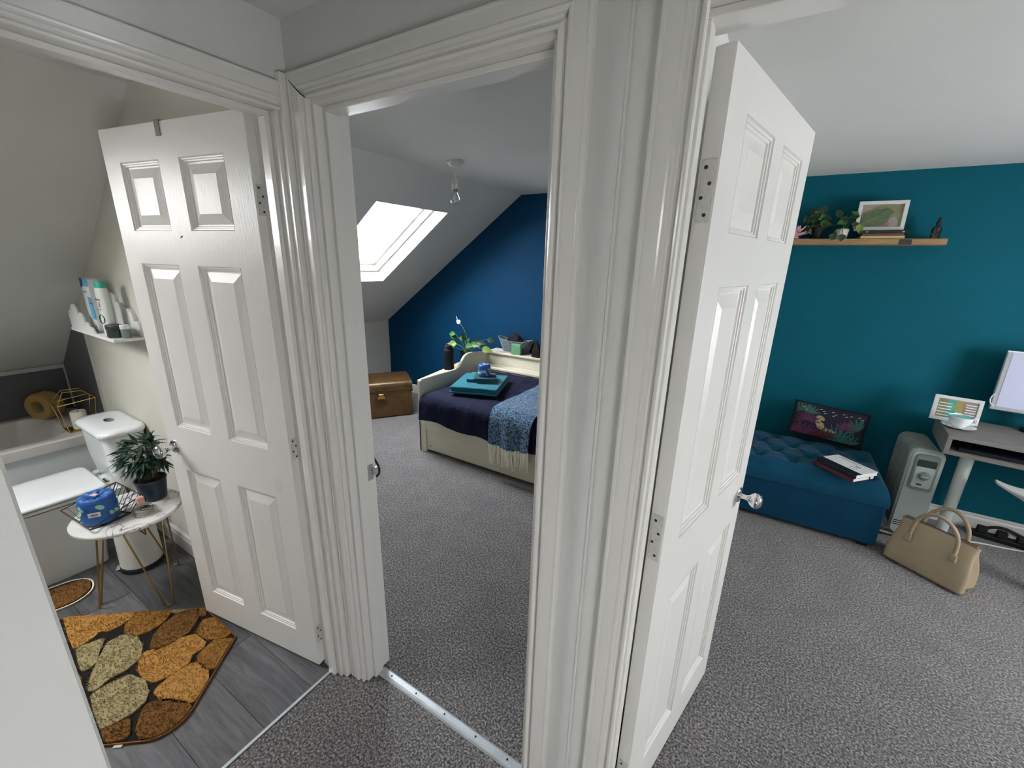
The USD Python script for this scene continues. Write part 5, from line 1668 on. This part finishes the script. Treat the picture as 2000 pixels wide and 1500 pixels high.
# oil-filled heater
HX, HYF = .922, 3.125
ht = thing('oil_radiator', 'pale grey finned oil radiator between the ottoman and the desk', 'heater', (HX, 3.3, 0))
fin = rounded(-.074, .074, .075, .615, .045, 6)
for k in range(9):
    y = HYF + .045 + .033 * k
    obj('fin', cprism(affinity.translate(fin, HX, 0), y, y + .024, .006, 'xz'), 'heater_fin', ht, 40)
for z in (.13, .56):
    obj('oil_tube', cyl((HX, HYF + .04, z), (HX, HYF + .33, z), .022, n=16), 'heater_fin', ht)
fp = rounded(-.076, .076, .055, .615, .040, 6)
obj('end_cover', cprism(affinity.translate(fp, HX, 0), HYF, HYF + .042, .010, 'xz'), 'heater_shell', ht, 40)
pn = obj('control_panel', cprism(affinity.translate(rounded(-.052, .056, .365, .590, .022, 6), HX, 0), HYF - .010, HYF + .004, .004, 'xz'), 'heater_panel', ht, 40)
INV[pn] = INV[ht]
obj('grip_recess', cprism(affinity.translate(rounded(-.040, .044, .515, .558, .008), HX, 0), HYF - .0115, HYF - .008, .001, 'xz'), 'tin_dark', pn, 40)
obj('fascia', cprism(affinity.translate(rounded(-.040, .044, .385, .515, .012), HX, 0), HYF - .0125, HYF - .009, .001, 'xz'), 'heater_shell', pn, 40)
dl = obj('dial', aim(lathe([(.026, 0), (.026, .006), (.022, .008), (.020, .018), (.016, .020), (0, .020)], n=28), (HX + .004, HYF - .012, .462), (0, -1, 0)), 'heater_panel', pn, 40)
obj('dial_grip', bx(HX - .014, HX + .022, HYF - .036, HYF - .030, .459, .465, .001), 'silver_plastic', pn)
obj('switch', bx(HX - .018, HX + .004, HYF - .015, HYF - .011, .400, .410, .001), 'tin_dark', pn)
for q in range(3):
    obj('vent_slot', bx(HX - .060, HX - .006, HYF - .001, HYF + .002, .115 + .013 * q, .120 + .013 * q), 'dark_gap', ht, False)
    obj('vent_slot', bx(HX + .004, HX + .052, HYF - .001, HYF + .002, .115 + .013 * q, .120 + .013 * q), 'dark_gap', ht, False)
for y in (HYF + .05, HYF + .30):
    obj('foot', [bx(HX - .10, HX + .10, y - .02, y + .02, .022, .036, .004), bx(HX - .02, HX + .02, y - .02, y + .02, .03, .08)], 'heater_shell', ht)
    for x in (HX - .09, HX + .09):
        obj('caster', cyl((x - .008, y, .0145), (x + .008, y, .0145), .0140, n=16), 'black_rubber', ht)

# desk
da = math.radians(-7)
DO = np.array([.955, 3.075])
dk = thing('desk', 'grey concrete-look desk with an open shelf and white round legs', 'desk', (DO[0], DO[1], 0), da)
DW, DD, DZ = 1.15, .43, .742
obj('top', bx(0, DW, 0, DD, DZ - .022, DZ, .002), 'desk_grey', dk, local=True)
obj('shelf_board', bx(0, DW, 0, DD, DZ - .112, DZ - .092, .002), 'desk_grey', dk, local=True)
obj('end_board', bx(0, .022, 0, DD, DZ - .092, DZ - .022, .002), 'desk_grey', dk, local=True)
obj('end_board', bx(DW - .022, DW, 0, DD, DZ - .092, DZ - .022, .002), 'desk_grey', dk, local=True)
obj('back_board', bx(.022, DW - .022, DD - .015, DD, DZ - .092, DZ - .022), 'desk_black', dk, local=True)
for x, y in ((.128, .140), (DW - .135, .10), (.180, .375), (DW - .135, DD - .06)):
    obj('leg', cyl((x, y, 0), (x, y, DZ - .112), .026, .030, n=24), 'leg_white', dk, 60, local=True)
lt = thing('closed_laptop', 'closed dark laptop in the open shelf of the desk', 'laptop', (DO[0], DO[1], DZ - .092), da)
obj('base', bx(.06, .44, .03, .30, .001, .013, .002), 'desk_black', lt, local=True)
obj('lid', bx(.06, .44, .03, .30, .0135, .021, .002), 'book_navy', lt, local=True)
kb = thing('keyboard', 'dark keyboard beside the laptop in the desk shelf', 'keyboard', (DO[0], DO[1], DZ - .092), da)
obj('body', bx(.50, .92, .04, .17, .001, .018, .003), 'desk_black', kb, local=True)
for r_ in range(4):
    for c_ in range(14):
        obj('key', bx(.508 + .029 * c_, .533 + .029 * c_, .046 + .030 * r_, .071 + .030 * r_, .018, .023, .001), 'book_black', kb, False, local=True)

dp = lambda x, y: (DO[0] + x * math.cos(da) - y * math.sin(da), DO[1] + x * math.sin(da) + y * math.cos(da))
W_, H_ = .205, .150
pr = [(sbox(-.08, .02, -.04, .13), 'print_olive'), (sbox(-.04, .02, .0, .13), 'cap_teal'), (sbox(-.005, .06, .03, .13), 'print_yellow'), (sbox(.03, .02, .085, .13), 'print_pinkgrey')]
pr += [(sbox(-.078, .03 + .018 * k, -.02, .036 + .018 * k), 'page_white') for k in range(5)] + [(sbox(.035, .035 + .015 * k, .08, .040 + .015 * k), 'page_white') for k in range(6)]
framed('small_framed_picture', 'small white-framed pale picture standing on the desk behind the teacup', (1.042, 3.362, DZ + .0015), math.radians(-9), W_, H_, .018, math.radians(9), pr)
tc = thing('teacup', 'white teacup of turquoise tea on a saucer on the desk', 'teacup', (1.040, 3.262, DZ))
q_ = (1.040, 3.262, DZ)
obj('saucer', lathe([(0, 0), (.035, 0), (.040, .003), (.072, .011), (.074, .013), (.070, .0135), (.036, .006), (0, .006)], q_, 36), 'cup_white', tc, 40)
obj('cup', lathe([(0, .0065), (.026, .0065), (.028, .010), (.044, .030), (.051, .055), (.053, .068), (.051, .069), (.048, .055), (.040, .032), (.022, .014), (0, .013)], q_, 36), 'cup_white', tc, 60)
obj('tea', lathe([(0, .014), (.024, .016), (.040, .034), (.0495, .0645), (0, .065)], q_, 32), 'tea_teal', tc, 40)
obj('handle', tube(spline([(q_[0] + .046, q_[1] + .012, DZ + .058), (q_[0] + .072, q_[1] + .020, DZ + .056), (q_[0] + .072, q_[1] + .020, DZ + .034), (q_[0] + .044, q_[1] + .012, DZ + .028)], 14), .0035, 8), 'cup_white', tc, 60)
mo = thing('monitor', 'pale silver-edged computer monitor standing at the back of the grey desk', 'monitor', (1.45, 3.40, DZ), math.radians(-9))
mt_tilt = trimesh.transformations.rotation_matrix(math.radians(-6), (1, 0, 0), (0, 0, .26))


def mput(nm, m, mt_, par=None):
    m = TF(m).copy()
    m.apply_transform(mt_tilt)
    return obj(nm, m, mt_, par or mo, 30, local=True)


mput('bezel', bx(-.262, .262, 0, .028, .098, .440, .004), 'silver_plastic')
mput('screen', bx(-.240, .250, -.0015, .001, .120, .432), 'screen_pale')
mput('top_strip', bx(-.262, .262, -.002, .001, .433, .441), 'paper_white')
mput('corner_film', tube(spline([(-.255, -.002, .19), (-.268, -.004, .165), (-.262, -.003, .13), (-.245, -.002, .118)], 14), .0028, 6), 'paper_white')
obj('neck', bx(-.03, .03, .030, .045, .01, .30, .004), 'desk_black', mo, local=True)
obj('base', prism(affinity.scale(Point(0, 0).buffer(1), .12, .08), .0, .012), 'desk_black', mo, local=True)

# handbag
A_, B_ = np.array([.797, 2.900]), np.array([1.080, 2.705])
ba = math.atan2(*(B_ - A_)[::-1])
bg = thing('handbag', 'taupe leather doctor-style handbag with two round handles on the carpet', 'handbag', (A_[0], A_[1], 0), ba)
BL, BD = .345, .165


def bag(u, v):
    """u round the outline, v up."""
    th = u * 2 * PI
    h_ = v
    hw = BL / 2 * (1 + .035 * np.sin(PI * h_) - .07 * h_ ** 2.2)
    hd = BD / 2 * (1.0 + .03 * np.sin(PI * h_) - .84 * h_ ** 1.7)
    e1 = .16 + .16 * h_
    c_, s_ = np.cos(th), np.sin(th)
    x = BL / 2 + hw * np.sign(c_) * np.abs(c_) ** e1
    y = BD / 2 + hd * np.sign(s_) * np.abs(s_) ** (.22 + .2 * h_)
    # soft gussets pinched in at both ends
    x = x - np.sign(c_) * .030 * np.exp(-((y - BD / 2) / .035) ** 2) * (np.abs(c_) > .5) * np.sin(PI * np.clip(h_ * .9 + .1, 0, 1))
    z = .010 + .245 * h_ + .010 * h_ * (1 - ((x - BL / 2) / (BL / 2)) ** 2)
    return np.column_stack([x, y, z])


gb = grid(bag, 121, 26)
V = np.array(gb.vertices)
F = list(gb.faces)
nv = 26
cb0 = len(V)
V = np.vstack([V, [[BL / 2, BD / 2, .010], [BL / 2, BD / 2, .262]]])
for i in range(120):
    F += [(i * nv, cb0, (i + 1) * nv), (i * nv + nv - 1, (i + 1) * nv + nv - 1, cb0 + 1)]
bm = trimesh.Trimesh(V, F, process=False)
bm.merge_vertices()
bm.fix_normals()
obj('body', bm, 'bag_taupe', bg, 60, local=True)
obj('base_trim', tube(np.array([p for p in bag(np.linspace(0, 1, 60)[:-1], np.full(59, .02))]), .004, 6, True), 'bag_edge', bg, 60, local=True)
obj('top_frame', bx(BL / 2 - .150, BL / 2 + .150, BD / 2 - .010, BD / 2 + .010, .248, .268, .004), 'bag_edge', bg, local=True)
obj('zip', bx(BL / 2 - .145, BL / 2 + .145, BD / 2 - .0025, BD / 2 + .0025, .2675, .270, .0005), 'bag_dark', bg, local=True)
for y_, lean_ in ((BD / 2 - .050, -.016), (BD / 2 + .050, .030)):
    px_ = [(BL / 2 - .095, y_ - (.012 if lean_ < 0 else -.012), .178), (BL / 2 - .092, y_ + lean_ * .2, .235), (BL / 2 - .072, y_ + lean_ * .6, .318), (BL / 2, y_ + lean_, .368), (BL / 2 + .072, y_ + lean_ * .6, .318), (BL / 2 + .092, y_ + lean_ * .2, .235), (BL / 2 + .095, y_ - (.012 if lean_ < 0 else -.012), .178)]
    hd_ = obj('handle', tube(spline(px_, 44), .0095, 10), 'bag_taupe', bg, 60, local=True)
    INV[hd_] = INV[bg]
    for s_ in (-1, 1):
        obj('handle_tab', mv(rbx(0, 0, 0, .030, .014, .044, .0065), BL / 2 + s_ * .095, y_ - (.014 if lean_ < 0 else -.014), .178), 'bag_taupe', hd_, 50, local=True)

# moulded chair tucked under the desk
cr_ = thing('shell_chair', 'white moulded shell chair pushed in under the grey desk', 'chair', (1.435, 2.95, .045), math.radians(12))


def shell(u, v):
    x = (u - .5) * .46
    s = v * .80
    y = np.where(s < .42, .20 - s, -.22 - (s - .42) * .28)
    z = np.where(s < .42, .445 - .03 * np.sin(PI * s / .42), .445 + (s - .42) * .92)
    bend_ = np.clip(1 - np.abs(s - .42) / .10, 0, 1) ** 2 * .02
    z = z + .10 * np.abs(2 * u - 1) ** 2.6 * (.35 + .65 * np.sin(PI * np.clip(v, 0, 1))) + bend_
    x = x * (1 - .18 * np.clip((v - .7) / .3, 0, 1) ** 2 - .12 * np.clip((.12 - v) / .12, 0, 1) ** 2)
    return np.column_stack([x, y, z])


obj('shell', sheet(shell, 28, 36, .008), 'chair_shell', cr_, 60, local=True)
obj('pedestal', [cyl((.06, -.02, -.03), (.06, -.02, .425), .028, n=18), bx(-.12, .12, -.13, .09, .405, .425, .004)], 'silver_plastic', cr_, 40, local=True)
obj('foot_disc', lathe([(.07, -.045), (.072, -.04), (.06, -.028), (.03, -.02), (0, -.02)], (.06, -.02, 0), 32), 'silver_plastic', cr_, 50, local=True)

# cables on the carpet
ex_ = thing('extension_block', 'black plug extension block on the carpet by the skirting board', 'extension block', (1.46, 3.49, 0), math.radians(-8))
obj('block', rbx(0, 0, .017, .26, .055, .032, .006), 'cable_black', ex_, 40, local=True)
for k_ in range(3):
    pl_ = obj('plug', rbx(-.085 + .085 * k_, 0, .052, .045, .042, .038, .006), 'black_rubber', ex_, 40, local=True)
wc_ = thing('white_cable', 'white cable lying across the carpet behind the handbag', 'cable', (1.45, 3.38, 0))
obj('cord', tube(spline([(1.23, 3.25, .006), (1.335, 3.385, .0065), (1.42, 3.40, .006), (1.56, 3.43, .006), (1.75, 3.47, .006)], 30), .0055, 8), 'cable_white', wc_, 60)
bc1 = thing('coiled_cable', 'thick black cable looping up against the skirting board', 'cable', (1.5, 3.55, 0))
obj('cord', tube(spline([(1.40, 3.555, .012), (1.445, 3.572, .048), (1.50, 3.570, .058), (1.56, 3.565, .040), (1.65, 3.560, .012), (1.80, 3.55, .009)], 40), .0085, 8), 'cable_black', bc1, 60)
bc2 = thing('thin_cable', 'thin black cable running down behind the desk leg to the carpet', 'cable', (1.25, 3.5, 0))
obj('cord', tube(spline([(1.20, 3.56, .30), (1.205, 3.565, .15), (1.225, 3.56, .07), (1.255, 3.53, .006), (1.26, 3.44, .006)], 30), .0035, 8), 'cable_black', bc2, 60)
